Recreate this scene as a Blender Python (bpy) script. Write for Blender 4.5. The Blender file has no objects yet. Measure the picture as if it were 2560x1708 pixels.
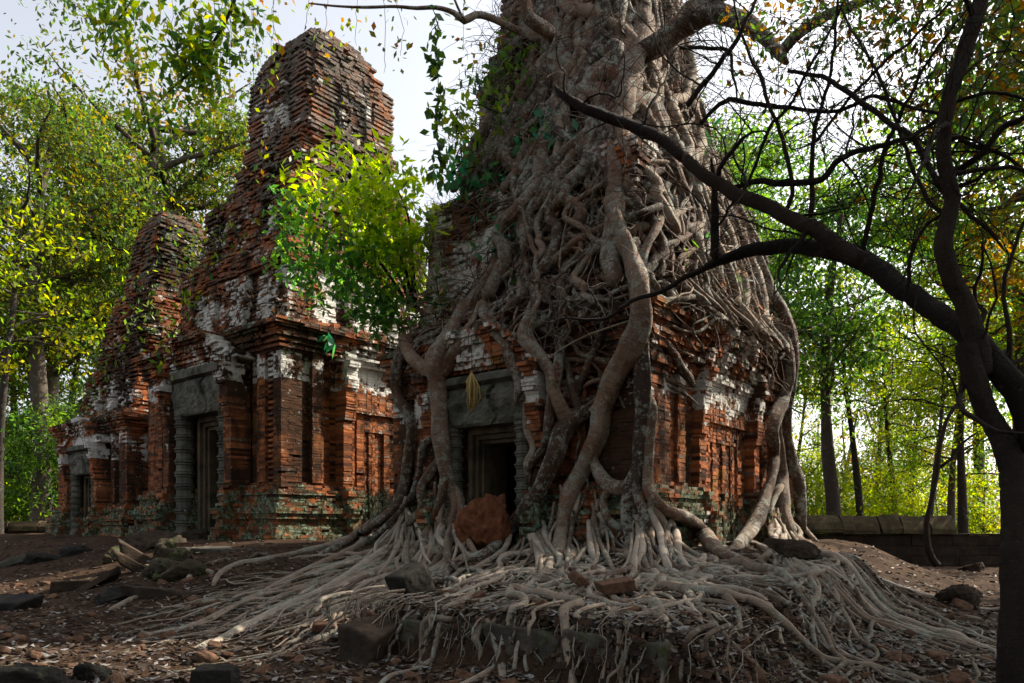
import bpy, bmesh, math, random
import numpy as np
from mathutils import Vector, noise as mnoise, Matrix
R = math.radians
rng = np.random.RandomState(7)
random.seed(7)
sc = bpy.context.scene
COL = sc.collection
# ------------------------------------------------------------------ camera, light, exposure
FPX = 1850.0; CXP = 1280.0; HYP = 1307.0; EYE = 1.6          # focal length / centre / horizon of the 2560x1708 photograph
cam = bpy.data.cameras.new('camera'); co = bpy.data.objects.new('camera', cam); COL.objects.link(co)
co.location = (0, 0, EYE); co.rotation_euler = (R(90), 0, 0)
cam.sensor_width = 36; cam.lens = 36*FPX/2560.0; cam.shift_y = (HYP-854.0)/2560.0
cam.clip_start = 0.05; cam.clip_end = 2000
sc.camera = co
SUN_DIR = Vector((0.92, 0.40, 0.85)).normalized()            # towards the sun: right, behind the towers
w = bpy.data.worlds.new("World"); sc.world = w; w.use_nodes = True
nt = w.node_tree; bg = nt.nodes['Background']
sky = nt.nodes.new('ShaderNodeTexSky'); sky.sky_type = 'NISHITA'; sky.sun_disc = False
sky.sun_elevation = math.asin(SUN_DIR.z); sky.sun_rotation = math.atan2(SUN_DIR.x, SUN_DIR.y)
sky.dust_density = 4.0; sky.air_density = 1.0; sky.ozone_density = 1.0
hs = nt.nodes.new('ShaderNodeHueSaturation'); hs.inputs['Saturation'].default_value = 0.32
nt.links.new(sky.outputs[0], hs.inputs['Color']); nt.links.new(hs.outputs[0], bg.inputs[0])
bg.inputs[1].default_value = 0.15
sl = bpy.data.lights.new('sun', 'SUN'); sl.energy = 5.0; sl.angle = R(0.5); sl.color = (1, .90, .74)
so = bpy.data.objects.new('sun', sl); COL.objects.link(so)
so.rotation_euler = SUN_DIR.to_track_quat('Z', 'Y').to_euler(); so.location = (20, 10, 30)
sc.view_settings.view_transform = 'Standard'; sc.view_settings.look = 'None'
sc.view_settings.exposure = 1.05; sc.view_settings.gamma = 1.0; sc.view_settings.use_curve_mapping = False
sc.cycles.max_bounces = 8; sc.cycles.diffuse_bounces = 3; sc.cycles.transmission_bounces = 4; sc.cycles.transparent_max_bounces = 6
sc.cycles.caustics_reflective = False; sc.cycles.caustics_refractive = False

# ------------------------------------------------------------------ object helpers
def tag(o, label=None, cat=None, group=None, kind=None):
    if label: o['label'] = label
    if cat: o['category'] = cat
    if group: o['group'] = group
    if kind: o['kind'] = kind
    return o
def thing(name, label, cat, loc=(0, 0, 0), group=None):
    o = bpy.data.objects.new(name, None); COL.objects.link(o); o.location = loc; o.empty_display_size = .2
    return tag(o, label, cat, group)
class Buf:
    """collects quads with a colour attribute and an optional uv; builds ONE mesh object"""
    def __init__(s): s.v = []; s.f = []; s.c = []; s.uv = []; s.n = 0; s.tri = []
    def add(s, v, f, c=None, uv=None):
        v = np.asarray(v, np.float32); f = np.asarray(f, np.int32)
        s.v.append(v); s.f.append(f+s.n); s.n += len(v)
        if c is None: c = np.ones((len(v), 4), np.float32)*.5
        c = np.asarray(c, np.float32)
        if c.ndim == 1: c = np.tile(c, (len(v), 1))
        s.c.append(c)
        s.uv.append(np.zeros((len(v), 2), np.float32) if uv is None else np.asarray(uv, np.float32))
    def mesh(s, name, mat, origin=(0, 0, 0), smooth=False):
        v = np.concatenate(s.v)-np.asarray(origin, np.float32); f = np.concatenate(s.f); c = np.concatenate(s.c); uv = np.concatenate(s.uv)
        k = f.shape[1]
        me = bpy.data.meshes.new(name)
        me.vertices.add(len(v)); me.vertices.foreach_set('co', v.ravel())
        me.loops.add(f.size); me.loops.foreach_set('vertex_index', f.ravel())
        me.polygons.add(len(f)); me.polygons.foreach_set('loop_start', np.arange(0, f.size, k, dtype=np.int32))
        me.polygons.foreach_set('loop_total', np.full(len(f), k, np.int32))
        me.polygons.foreach_set('use_smooth', np.full(len(f), bool(smooth)))
        a = me.attributes.new('tint', 'FLOAT_COLOR', 'POINT'); a.data.foreach_set('color', c.astype(np.float32).ravel())
        u = me.attributes.new('along', 'FLOAT_VECTOR', 'POINT'); u.data.foreach_set('vector', np.c_[uv, np.zeros(len(uv))].astype(np.float32).ravel())
        me.update(calc_edges=True); me.validate(); me.materials.append(mat)
        return me
    def build(s, name, mat, parent=None, smooth=False):
        org = parent_loc(parent)
        o = bpy.data.objects.new(name, s.mesh(name, mat, org, smooth)); COL.objects.link(o); o.parent = parent
        return o
def parent_loc(p):
    l = Vector((0, 0, 0))
    while p is not None: l = l+p.location; p = p.parent
    return tuple(l)
BOXF = np.array([[0, 1, 3, 2], [4, 6, 7, 5], [0, 4, 5, 1], [2, 3, 7, 6], [0, 2, 6, 4], [1, 5, 7, 3]])[:, ::-1]
def nz(x, y, z=0.0): return mnoise.noise(Vector((x, y, z)))
def sstep(a, b, x):
    t = np.clip((x-a)/(b-a), 0, 1); return t*t*(3-2*t)
# cheap vectorised smooth noise (sum of sines) for terrain
_ph = np.random.RandomState(3).uniform(0, 6.28, (40, 4))
def vn(x, y, f, k0):
    o = 0
    for i in range(5):
        p = _ph[k0+i]; a = p[0]; o = o+np.sin((x*math.cos(a)+y*math.sin(a))*f*(1+.37*i)+p[1])*np.sin((x*math.sin(a*1.7)-y*math.cos(a*1.7))*f*(.8+.29*i)+p[2])
    return o/3.0

# ------------------------------------------------------------------ plan of the place
U = np.array([.777, -.629]); V = np.array([.629, .777])       # U along the row of towers towards the viewer's right, V into the towers
P0 = np.array([2.32, 12.5])                                   # front right corner of the tower under the fig
CR = np.array([1.85, 17.0]); CM = np.array([-6.65, 24.8]); CL = np.array([-13.6, 29.5])
def ab(x, y):
    dx = x-P0[0]; dy = y-P0[1]
    return U[0]*dx+U[1]*dy, V[0]*dx+V[1]*dy
def zg(x, y):
    x = np.asarray(x, float); y = np.asarray(y, float)
    a, b = ab(x, y)
    da = np.maximum(np.maximum(a-.3, -29-a), 0)
    db = np.maximum(-b-.6, 0)+np.maximum(b-9, 0)
    d = np.hypot(da*(1+.7*sstep(1.5, 6, b)*(a > 0)), db)
    z = 1.13*(1-sstep(0, 6.3, d))
    zp = 1.13+np.minimum(b, 0)*(.47/5.4)
    wgt = sstep(-1.6, -.3, a)*(1-sstep(3.15, 3.9, a))*sstep(-5.62, -5.42, b)*(1-sstep(0, 1, b))
    z = np.maximum(z, zp*wgt+z*(1-wgt))
    near = sstep(60, 25, np.hypot(x, y))
    z = z+near*(.045*vn(x, y, 1.3, 0)+.02*vn(x, y, 4.1, 6)+.008*vn(x, y, 11.0, 12))
    return z
R_PROF = [(0, 3.62), (1.1, 3.6), (1.9, 3.5), (2.4, 3.28), (4.4, 3.3), (5.0, 3.45), (5.4, 3.55), (6.0, 3.1), (8, 2.66), (9, 2.34), (10, 2.02), (11.5, 1.72), (13, 1.6), (16, 1.5)]
M_PROF = [(0, 4.2), (2.6, 3.8), (6.2, 3.85), (7, 4.1), (7.2, 3.1), (9.6, 2.9), (9.8, 2.7), (11.8, 2.4), (13.6, 1.8), (18, 1.5)]
L_PROF = [(0, 3.3), (2.2, 3.0), (5.3, 3.2), (5.5, 2.5), (9, 1.9), (13.6, .95)]
def prof(p, z): return np.interp(z, [q[0] for q in p], [q[1] for q in p])
def inside(x, y, z):
    o = z < zg(x, y)
    for C, p, zt in ((CR, R_PROF, 16), (CM, M_PROF, 18.2), (CL, L_PROF, 13.6)):
        dx = x-C[0]; dy = y-C[1]
        a = np.abs(U[0]*dx+U[1]*dy); b = np.abs(V[0]*dx+V[1]*dy)
        h = prof(p, z)
        o |= (np.maximum(a, b) < h) & (z < zt)
        if C is CR:
            av = U[0]*dx+U[1]*dy; bv = V[0]*dx+V[1]*dy
            o |= (z < 5.2) & (np.abs(av+.25) < 1.85) & (bv < 0) & (bv > -(3.2+.44)) & ~((np.abs(av+.25) < 1.0) & (z < 3.5))
            o |= (z < 5.2) & (np.abs(bv) < 1.9) & (av > 0) & (av < 3.2+.28)
    return o
_TS = np.arange(4.0, 60, .035)
def ray(px, py): return np.array([(px-CXP)/FPX, 1.0, (HYP-py)/FPX])
def hit(px, py, ground=False):
    d = ray(px, py); x = d[0]*_TS; y = _TS; z = EYE+d[2]*_TS
    ins = (z < zg(x, y)) if ground else inside(x, y, z)
    i = int(np.argmax(ins))
    return _TS[i] if ins[i] else None
def at(px, py, depth): d = ray(px, py); return np.array([d[0]*depth, depth, EYE+d[2]*depth])
CROP = dict(A=(0, 500, 1.742), B=(900, 500, 1.7426), C=(500, 0, 1.845), D=(1100, 0, 1.96), E=(1700, 0, 1.742), F=(1700, 800, 1.727), G=(0, 1200, 1.836), H=(1000, 1200, 2.136), K=(1550, 650, 2.09), N=(0, 0, 2.24), W=(0, 0, .918))
def T(c, pts):
    o = CROP[c]; return [(o[0]+p[0]/o[2], o[1]+p[1]/o[2]) for p in pts]

# ------------------------------------------------------------------ materials
def new_mat(name):
    m = bpy.data.materials.new(name); m.use_nodes = True; nt = m.node_tree; nt.nodes.clear()
    out = nt.nodes.new('ShaderNodeOutputMaterial'); return m, nt, out
class G:
    """tiny node-graph helper"""
    def __init__(s, nt): s.nt = nt
    def n(s, t, **kw):
        nd = s.nt.nodes.new('ShaderNode'+t)
        for k, v in kw.items():
            if k in nd.inputs.keys() and not hasattr(nd, k): nd.inputs[k].default_value = v
            else: setattr(nd, k, v)
        return nd
    def l(s, a, b): s.nt.links.new(a, b)
    def pos(s): return s.n('NewGeometry').outputs['Position']
    def noise(s, vec, scale, detail=4, rough=.6, dist=0):
        nd = s.n('TexNoise'); nd.inputs['Scale'].default_value = scale; nd.inputs['Detail'].default_value = detail; nd.inputs['Roughness'].default_value = rough; nd.inputs['Distortion'].default_value = dist
        s.l(vec, nd.inputs['Vector']); return nd.outputs['Fac']
    def scale(s, vec, xyz):
        m = s.n('VectorMath', operation='MULTIPLY'); s.l(vec, m.inputs[0]); m.inputs[1].default_value = xyz; return m.outputs[0]
    def ramp(s, fac, stops):
        r = s.n('ValToRGB'); e = r.color_ramp.elements
        while len(e) > 1: e.remove(e[-1])
        for i, (p, c) in enumerate(stops):
            x = e[0] if i == 0 else e.new(p); x.position = p
            x.color = (*c, 1) if hasattr(c, '__len__') else (c, c, c, 1)
        s.l(fac, r.inputs[0]); return r.outputs[0]
    def mix(s, fac, a, b, mode='MIX'):
        m = s.n('MixRGB', blend_type=mode)
        for i, v in enumerate((fac, a, b)):
            if isinstance(v, bpy.types.NodeSocket): s.l(v, m.inputs[i])
            else: m.inputs[i].default_value = v if i == 0 else (*v, 1)
        return m.outputs[0]
    def math(s, op, a, b=None, clamp=False):
        m = s.n('Math', operation=op); m.use_clamp = clamp
        for i, v in enumerate((a, b)):
            if v is None: continue
            if isinstance(v, bpy.types.NodeSocket): s.l(v, m.inputs[i])
            else: m.inputs[i].default_value = v
        return m.outputs[0]
    def bump(s, h, strength, dist):
        b = s.n('Bump'); b.inputs['Strength'].default_value = strength; b.inputs['Distance'].default_value = dist; s.l(h, b.inputs['Height']); return b.outputs[0]
    def principled(s, out, col, rough=.9, normal=None, spec=.2):
        p = s.n('BsdfPrincipled')
        if isinstance(col, bpy.types.NodeSocket): s.l(col, p.inputs['Base Color'])
        else: p.inputs['Base Color'].default_value = (*col, 1)
        if isinstance(rough, bpy.types.NodeSocket): s.l(rough, p.inputs['Roughness'])
        else: p.inputs['Roughness'].default_value = rough
        p.inputs['Specular IOR Level'].default_value = spec
        if normal is not None: s.l(normal, p.inputs['Normal'])
        s.l(p.outputs[0], out.inputs[0]); return p
    def tint(s):
        a = s.n('Attribute', attribute_name='tint'); sp = s.n('SeparateColor'); s.l(a.outputs['Color'], sp.inputs[0]); return a, sp.outputs

def brick_material():
    m, nt, out = new_mat('brick_masonry'); g = G(nt); p = g.pos(); a, (r, gs, bm) = g.tint()
    base = g.ramp(r, [(0, (.028, .018, .014)), (.18, (.10, .038, .020)), (.42, (.27, .088, .034)), (.68, (.45, .152, .054)), (.85, (.36, .155, .075)), (1, (.19, .14, .105))])
    fine = g.noise(p, 22, 5, .7)
    base = g.mix(g.ramp(fine, [(.35, 0), (.75, .45)]), base, (.15, .055, .03))
    # black algae running in vertical patches
    st = g.noise(g.scale(p, (1.0, 1.0, .32)), .75, 5, .62, .4)
    st2 = g.noise(p, 6.0, 4, .7)
    sm = g.math('ADD', st, g.math('MULTIPLY', st2, .18))
    base = g.mix(g.ramp(sm, [(.53, 0), (.64, .9)]), base, (.022, .017, .013))
    base = g.mix(g.ramp(g.noise(p, .9, 5, .6), [(.44, 0), (.62, .45)]), base, (.085, .045, .028))
    # grey weathering that grows towards the broken tops
    sz = g.n('SeparateXYZ'); g.l(p, sz.inputs[0])
    wv = g.math('ADD', g.noise(p, 1.6, 6, .7), g.math('MULTIPLY', g.math('SUBTRACT', sz.outputs[2], 7.0), .022))
    base = g.mix(g.ramp(wv, [(.56, 0), (.72, .72)]), base, g.ramp(st2, [(.35, (.07, .06, .05)), (.6, (.20, .18, .155)), (.8, (.36, .34, .30))]))
    # ochre lichen
    oc = g.noise(p, 1.1, 3, .5)
    base = g.mix(g.ramp(oc, [(.62, 0), (.72, .3)]), base, (.26, .15, .03))
    # white stucco, patchy
    sn = g.noise(g.scale(p, (1, 1, .75)), 1.9, 6, .68)
    sn2 = g.noise(p, 14, 4, .7)
    sv = g.math('ADD', g.math('ADD', sn, g.math('MULTIPLY', sn2, .22)), g.math('MULTIPLY', gs, .30))
    sf = g.ramp(sv, [(.805, 0), (.845, .75), (.90, 1)])
    scol = g.ramp(g.noise(p, 5, 5, .7), [(.3, (.26, .25, .22)), (.5, (.55, .54, .50)), (.8, (.72, .71, .67))])
    base = g.mix(sf, base, scol)
    # small pale lichen specks
    vo = g.n('TexVoronoi'); vo.inputs['Scale'].default_value = 5.5; g.l(p, vo.inputs['Vector'])
    sp = g.ramp(g.math('ADD', vo.outputs['Distance'], g.math('MULTIPLY', st2, .35)), [(.27, 1), (.33, 0)])
    base = g.mix(g.math('MULTIPLY', sp, .5), base, (.34, .33, .28))
    # moss and blue-green lichen
    mn = g.noise(p, 2.6, 5, .65)
    mv = g.math('ADD', mn, g.math('MULTIPLY', bm, .40))
    mc = g.ramp(g.noise(p, 9, 4, .7), [(.36, (.03, .032, .014)), (.48, (.06, .062, .028)), (.56, (.13, .19, .14)), (.75, (.26, .33, .26))])
    base = g.mix(g.ramp(mv, [(.72, 0), (.80, .9)]), base, mc)
    h = g.math('ADD', g.math('MULTIPLY', g.noise(p, 26, 5, .7), .6), g.math('MULTIPLY', sf, .35))
    g.principled(out, base, .95, g.bump(h, .9, .03), .08)
    return m
def stone_material(name, stops, moss=.0, scale=1.0):  # noqa
    m, nt, out = new_mat(name); g = G(nt); p = g.pos()
    base = g.ramp(g.noise(p, 2.2*scale, 6, .65), stops)
    dk = g.noise(g.scale(p, (1, 1, .5)), 1.5*scale, 5, .65)
    base = g.mix(g.ramp(dk, [(.55, 0), (.66, .8)]), base, (.02, .018, .015))
    mm = g.noise(p, 2.9*scale, 5, .7)
    base = g.mix(g.ramp(g.math('ADD', mm, moss), [(.62, 0), (.72, .9)]), base, g.ramp(g.noise(p, 13*scale, 3, .7), [(.35, (.03, .04, .012)), (.55, (.07, .09, .03)), (.75, (.15, .20, .14))]))
    h = g.math('ADD', g.noise(p, 18*scale, 6, .75), g.math('MULTIPLY', g.noise(p, 4*scale, 4, .6), 1.2))
    g.principled(out, base, .92, g.bump(h, .8, .03), .12)
    return m
def bark_material(name, stops, lichen, ring=.6, red=.5, rug=0):
    m, nt, out = new_mat(name); g = G(nt); p = g.pos()
    uv = g.n('Attribute', attribute_name='along').outputs['Vector']
    a, (r, gg, bb) = g.tint()
    base = g.ramp(g.math('ADD', g.math('MULTIPLY', g.noise(p, 3.0, 5, .65), .5), g.math('MULTIPLY', r, .5)), stops)
    base = g.mix(g.ramp(g.noise(p, 1.3, 3, .5), [(.52, 0), (.68, red)]), base, (.16, .065, .035))
    # rings across the root
    sx = g.n('SeparateXYZ'); g.l(uv, sx.inputs[0])
    cx = g.n('CombineXYZ'); g.l(g.math('MULTIPLY', sx.outputs[1], 26.0), cx.inputs[1]); g.l(g.math('MULTIPLY', sx.outputs[0], 1.3), cx.inputs[0])
    g.l(g.math('MULTIPLY', r, 40.0), cx.inputs[2])
    rn = g.noise(cx.outputs[0], 1.0, 3, .6, .3)
    base = g.mix(g.ramp(rn, [(.52, 0), (.66, ring*.6)]), base, (.045, .032, .024))
    # crusts of lichen
    ln = g.math('ADD', g.math('ADD', g.math('MULTIPLY', g.noise(p, 1.4, 3, .6), .35), g.math('MULTIPLY', g.noise(p, 8.5, 6, .72), .65)), g.math('MULTIPLY', g.noise(p, 30, 4, .7), .35))
    lf = g.ramp(ln, [(.70-lichen*.16, 0), (.77-lichen*.16, .9)])
    base = g.mix(lf, base, g.ramp(g.noise(p, 9, 4, .65), [(.36, (.16, .15, .125)), (.47, (.30, .285, .245)), (.56, (.19, .215, .175)), (.66, (.27, .29, .25)), (.8, (.42, .395, .35))]))
    base = g.mix(g.ramp(g.noise(p, 1.9, 4, .7), [(.60, 0), (.72, .7)]), base, (.05, .05, .028))
    h = g.math('ADD', g.math('MULTIPLY', rn, ring*1.3), g.math('ADD', g.math('MULTIPLY', g.noise(p, 30, 5, .7), .7), g.math('MULTIPLY', lf, .25)))
    if rug:
        h = g.math('ADD', h, g.math('MULTIPLY', g.noise(g.scale(p, (1, 1, .35)), 14, 6, .75), rug))
        base = g.mix(g.ramp(g.noise(p, 16, 5, .75), [(.62, 0), (.72, .8)]), base, (.14, .125, .10))
    g.principled(out, base, .85, g.bump(h, 1.0 if rug else .8, .05 if rug else .02), .2)
    return m
def leaf_material(name, trans=.5, gloss=.35):
    m, nt, out = new_mat(name); g = G(nt)
    a = g.n('Attribute', attribute_name='tint')
    p = g.n('BsdfPrincipled'); g.l(a.outputs['Color'], p.inputs['Base Color']); p.inputs['Roughness'].default_value = .45; p.inputs['Specular IOR Level'].default_value = gloss
    t = g.n('BsdfTranslucent'); hs = g.n('HueSaturation'); hs.inputs['Hue'].default_value = .488; hs.inputs['Saturation'].default_value = 1.1; hs.inputs['Value'].default_value = 2.45
    g.l(a.outputs['Color'], hs.inputs['Color']); g.l(hs.outputs[0], t.inputs['Color'])
    mx = g.n('MixShader'); mx.inputs[0].default_value = trans; g.l(p.outputs[0], mx.inputs[1]); g.l(t.outputs[0], mx.inputs[2]); g.l(mx.outputs[0], out.inputs[0])
    return m
def ground_material():
    m, nt, out = new_mat('earth_ground'); g = G(nt); p = g.pos()
    base = g.ramp(g.noise(p, 1.4, 6, .65), [(.3, (.020, .013, .009)), (.5, (.048, .029, .019)), (.7, (.085, .052, .033))])
    base = g.mix(g.ramp(g.noise(p, 11, 6, .75), [(.5, 0), (.72, .6)]), base, (.11, .072, .05))
    base = g.mix(g.ramp(g.noise(p, 4, 5, .7), [(.58, 0), (.7, .6)]), base, (.015, .011, .008))
    base = g.mix(g.ramp(g.noise(p, .45, 4, .6), [(.6, 0), (.75, .5)]), base, (.05, .055, .02))
    h = g.math('ADD', g.noise(p, 14, 6, .75), g.math('MULTIPLY', g.noise(p, 45, 4, .7), .4))
    g.principled(out, base, .97, g.bump(h, 1.0, .05), .05)
    return m
def simple_noise_material(name, c0, c1, scale=8, bump=.6, rough=.9):
    m, nt, out = new_mat(name); g = G(nt); p = g.pos()
    n = g.noise(p, scale, 6, .7)
    g.principled(out, g.ramp(n, [(.3, c0), (.7, c1)]), rough, g.bump(n, bump, .04), .1)
    return m
def tint_material(name, rough=.85):
    m, nt, out = new_mat(name); g = G(nt)
    a = g.n('Attribute', attribute_name='tint'); p = g.pos()
    c = g.mix(g.ramp(g.noise(p, 25, 4, .7), [(.4, 0), (.7, .5)]), a.outputs['Color'], (.03, .02, .014))
    g.principled(out, c, rough, g.bump(g.noise(p, 30, 4, .7), .6, .02), .3)
    return m
MB = brick_material()
MSAND = stone_material('sandstone', [(.3, (.05, .053, .043)), (.5, (.105, .105, .085)), (.7, (.17, .16, .13))], .03)
MFRAME = stone_material('sandstone_frame', [(.3, (.045, .038, .028)), (.5, (.10, .078, .052)), (.7, (.15, .115, .078))], -.06)
MROCK = stone_material('rough_rock', [(.3, (.022, .016, .012)), (.5, (.048, .034, .025)), (.7, (.088, .062, .044))], -.04)
MMOSS = stone_material('mossy_rock', [(.3, (.022, .018, .012)), (.5, (.045, .036, .024)), (.7, (.08, .062, .044))], .1)
MDARK = stone_material('dark_block', [(.3, (.012, .011, .010)), (.5, (.022, .02, .018)), (.7, (.04, .036, .031))], -.0)
MLEDGE = stone_material('ledge_stone', [(.3, (.035, .032, .026)), (.5, (.075, .068, .055)), (.7, (.12, .11, .09))], .06)
MWALL = stone_material('laterite', [(.3, (.014, .010, .008)), (.5, (.032, .022, .016)), (.7, (.06, .04, .028))], -.04)
MCAP = stone_material('laterite_cap', [(.3, (.03, .022, .014)), (.5, (.065, .048, .027)), (.7, (.11, .085, .045))], .05)
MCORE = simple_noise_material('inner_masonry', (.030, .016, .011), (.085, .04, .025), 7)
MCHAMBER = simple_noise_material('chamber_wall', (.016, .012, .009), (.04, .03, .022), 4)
MROOT = bark_material('fig_root_bark', [(.25, (.034, .021, .014)), (.45, (.09, .054, .035)), (.62, (.175, .114, .077)), (.8, (.30, .225, .16))], .19, .9, .6)
MROOTG = bark_material('ground_root_bark', [(.25, (.075, .054, .040)), (.45, (.17, .126, .092)), (.62, (.29, .228, .176)), (.8, (.42, .355, .295))], .14, .5, .2)
MTWIG = bark_material('twig_bark', [(.3, (.08, .058, .046)), (.6, (.22, .165, .13))], .0, .2, .3)
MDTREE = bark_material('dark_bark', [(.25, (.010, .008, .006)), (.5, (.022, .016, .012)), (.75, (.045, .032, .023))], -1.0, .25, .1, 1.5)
MTRUNK = bark_material('forest_bark', [(.25, (.03, .024, .02)), (.5, (.06, .046, .037)), (.75, (.10, .08, .065))], -.4, .2, .1)
MLEAF = leaf_material('broad_leaf', .5, .4)
MLEAFT = leaf_material('thin_leaf', .62, .3)
MLITTER = tint_material('leaf_litter', .6)
MRUB = tint_material('brick_rubble', .95)
MGROUND = ground_material()
MTERM = simple_noise_material('termite_earth', (.06, .022, .011), (.19, .072, .035), 9, 1.0, .97)
MSTRAW = simple_noise_material('dry_straw', (.22, .15, .05), (.45, .34, .13), 30, .4)

# ------------------------------------------------------------------ tubes and leaves
def catmull(P, step):
    P = np.asarray(P, float)
    if len(P) < 3:
        n = max(2, int(np.linalg.norm(P[1]-P[0])/step)+1); t = np.linspace(0, 1, n)[:, None]; return P[0]*(1-t)+P[1]*t
    Q = np.vstack([2*P[0]-P[1], P, 2*P[-1]-P[-2]]); out = []
    for i in range(1, len(Q)-2):
        p0, p1, p2, p3 = Q[i-1:i+3]
        n = max(1, int(np.linalg.norm((p2-p1)[:3])/step))
        t = np.linspace(0, 1, n, endpoint=False)[:, None]
        out.append(.5*((2*p1)+(-p0+p2)*t+(2*p0-5*p1+4*p2-p3)*t*t+(-p0+3*p1-3*p2+p3)*t**3))
    out.append(P[-1:]); return np.vstack(out)
def tube(buf, P, rad, sides=8, knob=.1, seed=0, flat=None, tint=None):
    """sweep an uneven root / branch section along P; rad per point"""
    P = np.asarray(P, float); n = len(P)
    if n < 2: return
    rad = np.asarray(rad, float)*np.ones(n)
    t = np.gradient(P, axis=0); t /= (np.linalg.norm(t, axis=1, keepdims=True)+1e-9)
    ref = np.array([0, 0, 1.0]) if abs(t[0, 2]) < .9 else np.array([1.0, 0, 0])
    a = np.empty((n, 3)); v = np.cross(t[0], ref); v /= np.linalg.norm(v)+1e-9
    for i in range(n):
        v = v-t[i]*np.dot(v, t[i]); v /= np.linalg.norm(v)+1e-9; a[i] = v
    b = np.cross(t, a)
    L = np.r_[0, np.cumsum(np.linalg.norm(np.diff(P, axis=0), axis=1))]
    th = np.linspace(0, 2*np.pi, sides, endpoint=False)[None, :]
    ph = np.random.RandomState(seed % 100000).uniform(0, 6.28, 8)
    Lc = L[:, None]
    rr = rad[:, None]*(1+knob*(1.1*np.sin(2*th+ph[0]+Lc*1.1)+.7*np.sin(3*th+ph[1]-Lc*1.9))+knob*.9*(np.sin(Lc*4.3+ph[2])*np.sin(Lc*2.1+ph[3]))+knob*.5*np.sin(Lc*9+ph[4]+th)+(knob*.35*np.sin(7*th+ph[6]+np.sin(Lc*1.7)*1.5) if sides >= 12 else 0))
    rr[-1] *= .6
    P = np.vstack([P[:1], P, P[-1:]]); a = np.vstack([a[:1], a, a[-1:]]); b = np.vstack([b[:1], b, b[-1:]]); Lc = np.vstack([Lc[:1], Lc, Lc[-1:]])
    rr = np.vstack([rr[:1]*.02, rr, rr[-1:]*.02]); n += 2
    Vv = P[:, None, :]+rr[..., None]*(np.cos(th)[..., None]*a[:, None, :]+np.sin(th)[..., None]*b[:, None, :])
    idx = np.arange(n*sides).reshape(n, sides); nx = np.roll(idx, -1, axis=1)
    F = np.stack([idx[:-1], nx[:-1], nx[1:], idx[1:]], -1).reshape(-1, 4)
    tv = ph[5]/6.28 if tint is None else tint
    c = np.tile(np.array([tv, tv, tv, 1.0]), (n*sides, 1))
    uv = np.stack([np.tile(th/6.28, (n, 1)), np.tile(Lc, (1, sides))], -1).reshape(-1, 2)
    buf.add(Vv.reshape(-1, 3), F, c, uv)
def leaves(buf, C, size, cols, droop=.3, rs=rng, aspect=.45):
    """folded diamond leaves at centres C; cols (k,3) palette"""
    C = np.asarray(C, float); n = len(C)
    if n == 0: return
    d = rs.normal(size=(n, 3)); d[:, 2] -= droop*1.5; d /= np.linalg.norm(d, axis=1, keepdims=True)
    up = rs.normal(size=(n, 3))*.6+np.array([0, 0, 1.0]); s = np.cross(d, up); s /= np.linalg.norm(s, axis=1, keepdims=True)+1e-9
    nrm = np.cross(s, d)
    L = (size*rs.uniform(.6, 1.25, n))[:, None]; W = L*aspect
    p0 = C; p1 = C+d*L*.5+s*W*.5-nrm*L*.06; p2 = C+d*L-nrm*L*.12; p3 = C+d*L*.5-s*W*.5-nrm*L*.06
    Vv = np.stack([p0, p1, p2, p3], 1).reshape(-1, 3)
    F = np.arange(n*4).reshape(n, 4)
    cols = np.asarray(cols); ci = cols[rs.randint(0, len(cols), n)]*rs.uniform(.7, 1.3, (n, 1))
    c = np.repeat(np.c_[ci, np.ones(n)], 4, axis=0)
    buf.add(Vv, F, c)

# ------------------------------------------------------------------ the ground
def build_ground():
    gx = np.r_[-np.geomspace(500, 26, 14), np.arange(-25, 21, .16), np.geomspace(22, 500, 14)]
    gy = np.r_[-np.geomspace(300, 3, 10), np.arange(-2, 3, .5), np.arange(3, 34, .16), np.geomspace(35, 700, 16)]
    X, Y = np.meshgrid(gx, gy); Z = zg(X, Y)
    n, m = X.shape
    rs = np.random.RandomState(2)
    Z = Z+rs.normal(size=Z.shape)*.006*(np.hypot(X, Y) < 30)
    idx = np.arange(n*m).reshape(n, m)
    F = np.stack([idx[:-1, :-1], idx[:-1, 1:], idx[1:, 1:], idx[1:, :-1]], -1).reshape(-1, 4)
    b = Buf(); b.add(np.stack([X, Y, Z], -1).reshape(-1, 3), F)
    o = b.build('ground', MGROUND, None, True); tag(o, kind='structure')
build_ground()

# ------------------------------------------------------------------ brick towers
def side_axes(j):
    N = [-V, U, V, -U][j]; Tn = [U, V, -U, -V][j]
    return N, Tn
class BrickSet:
    def __init__(s): s.rows = {}
    def put(s, part, row): s.rows.setdefault(part, []).append(row)
    def build(s, parent, C, rs):
        for part, rows in s.rows.items():
            A = np.array(rows, float)      # j s0 s1 d0 d1 z0 z1 r g b cx cy
            n = len(A); b = Buf()
            Nn = np.array([side_axes(int(j))[0] for j in A[:, 0]]); Tt = np.array([side_axes(int(j))[1] for j in A[:, 0]])
            vs = []
            for si in (1, 2):
                for di in (3, 4):
                    for zi in (5, 6):
                        s_ = A[:, si]+rs.normal(size=n)*.004; d_ = A[:, di]+rs.normal(size=n)*.005*(di == 4); z_ = A[:, zi]+rs.normal(size=n)*.004
                        xy = Tt*s_[:, None]+Nn*d_[:, None]+C[None, :]+A[:, 10:12]
                        vs.append(np.c_[xy, z_])
            Vv = np.stack(vs, 1)
            # order si,di,zi -> box index
            F = (BOXF[None]+8*np.arange(n)[:, None, None]).reshape(-1, 4)
            c = np.repeat(np.c_[A[:, 7:10], np.ones(n)], 8, axis=0)
            b.add(Vv.reshape(-1, 3), F, c)
            b.build(part.split('#')[0], MB, parent)
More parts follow.
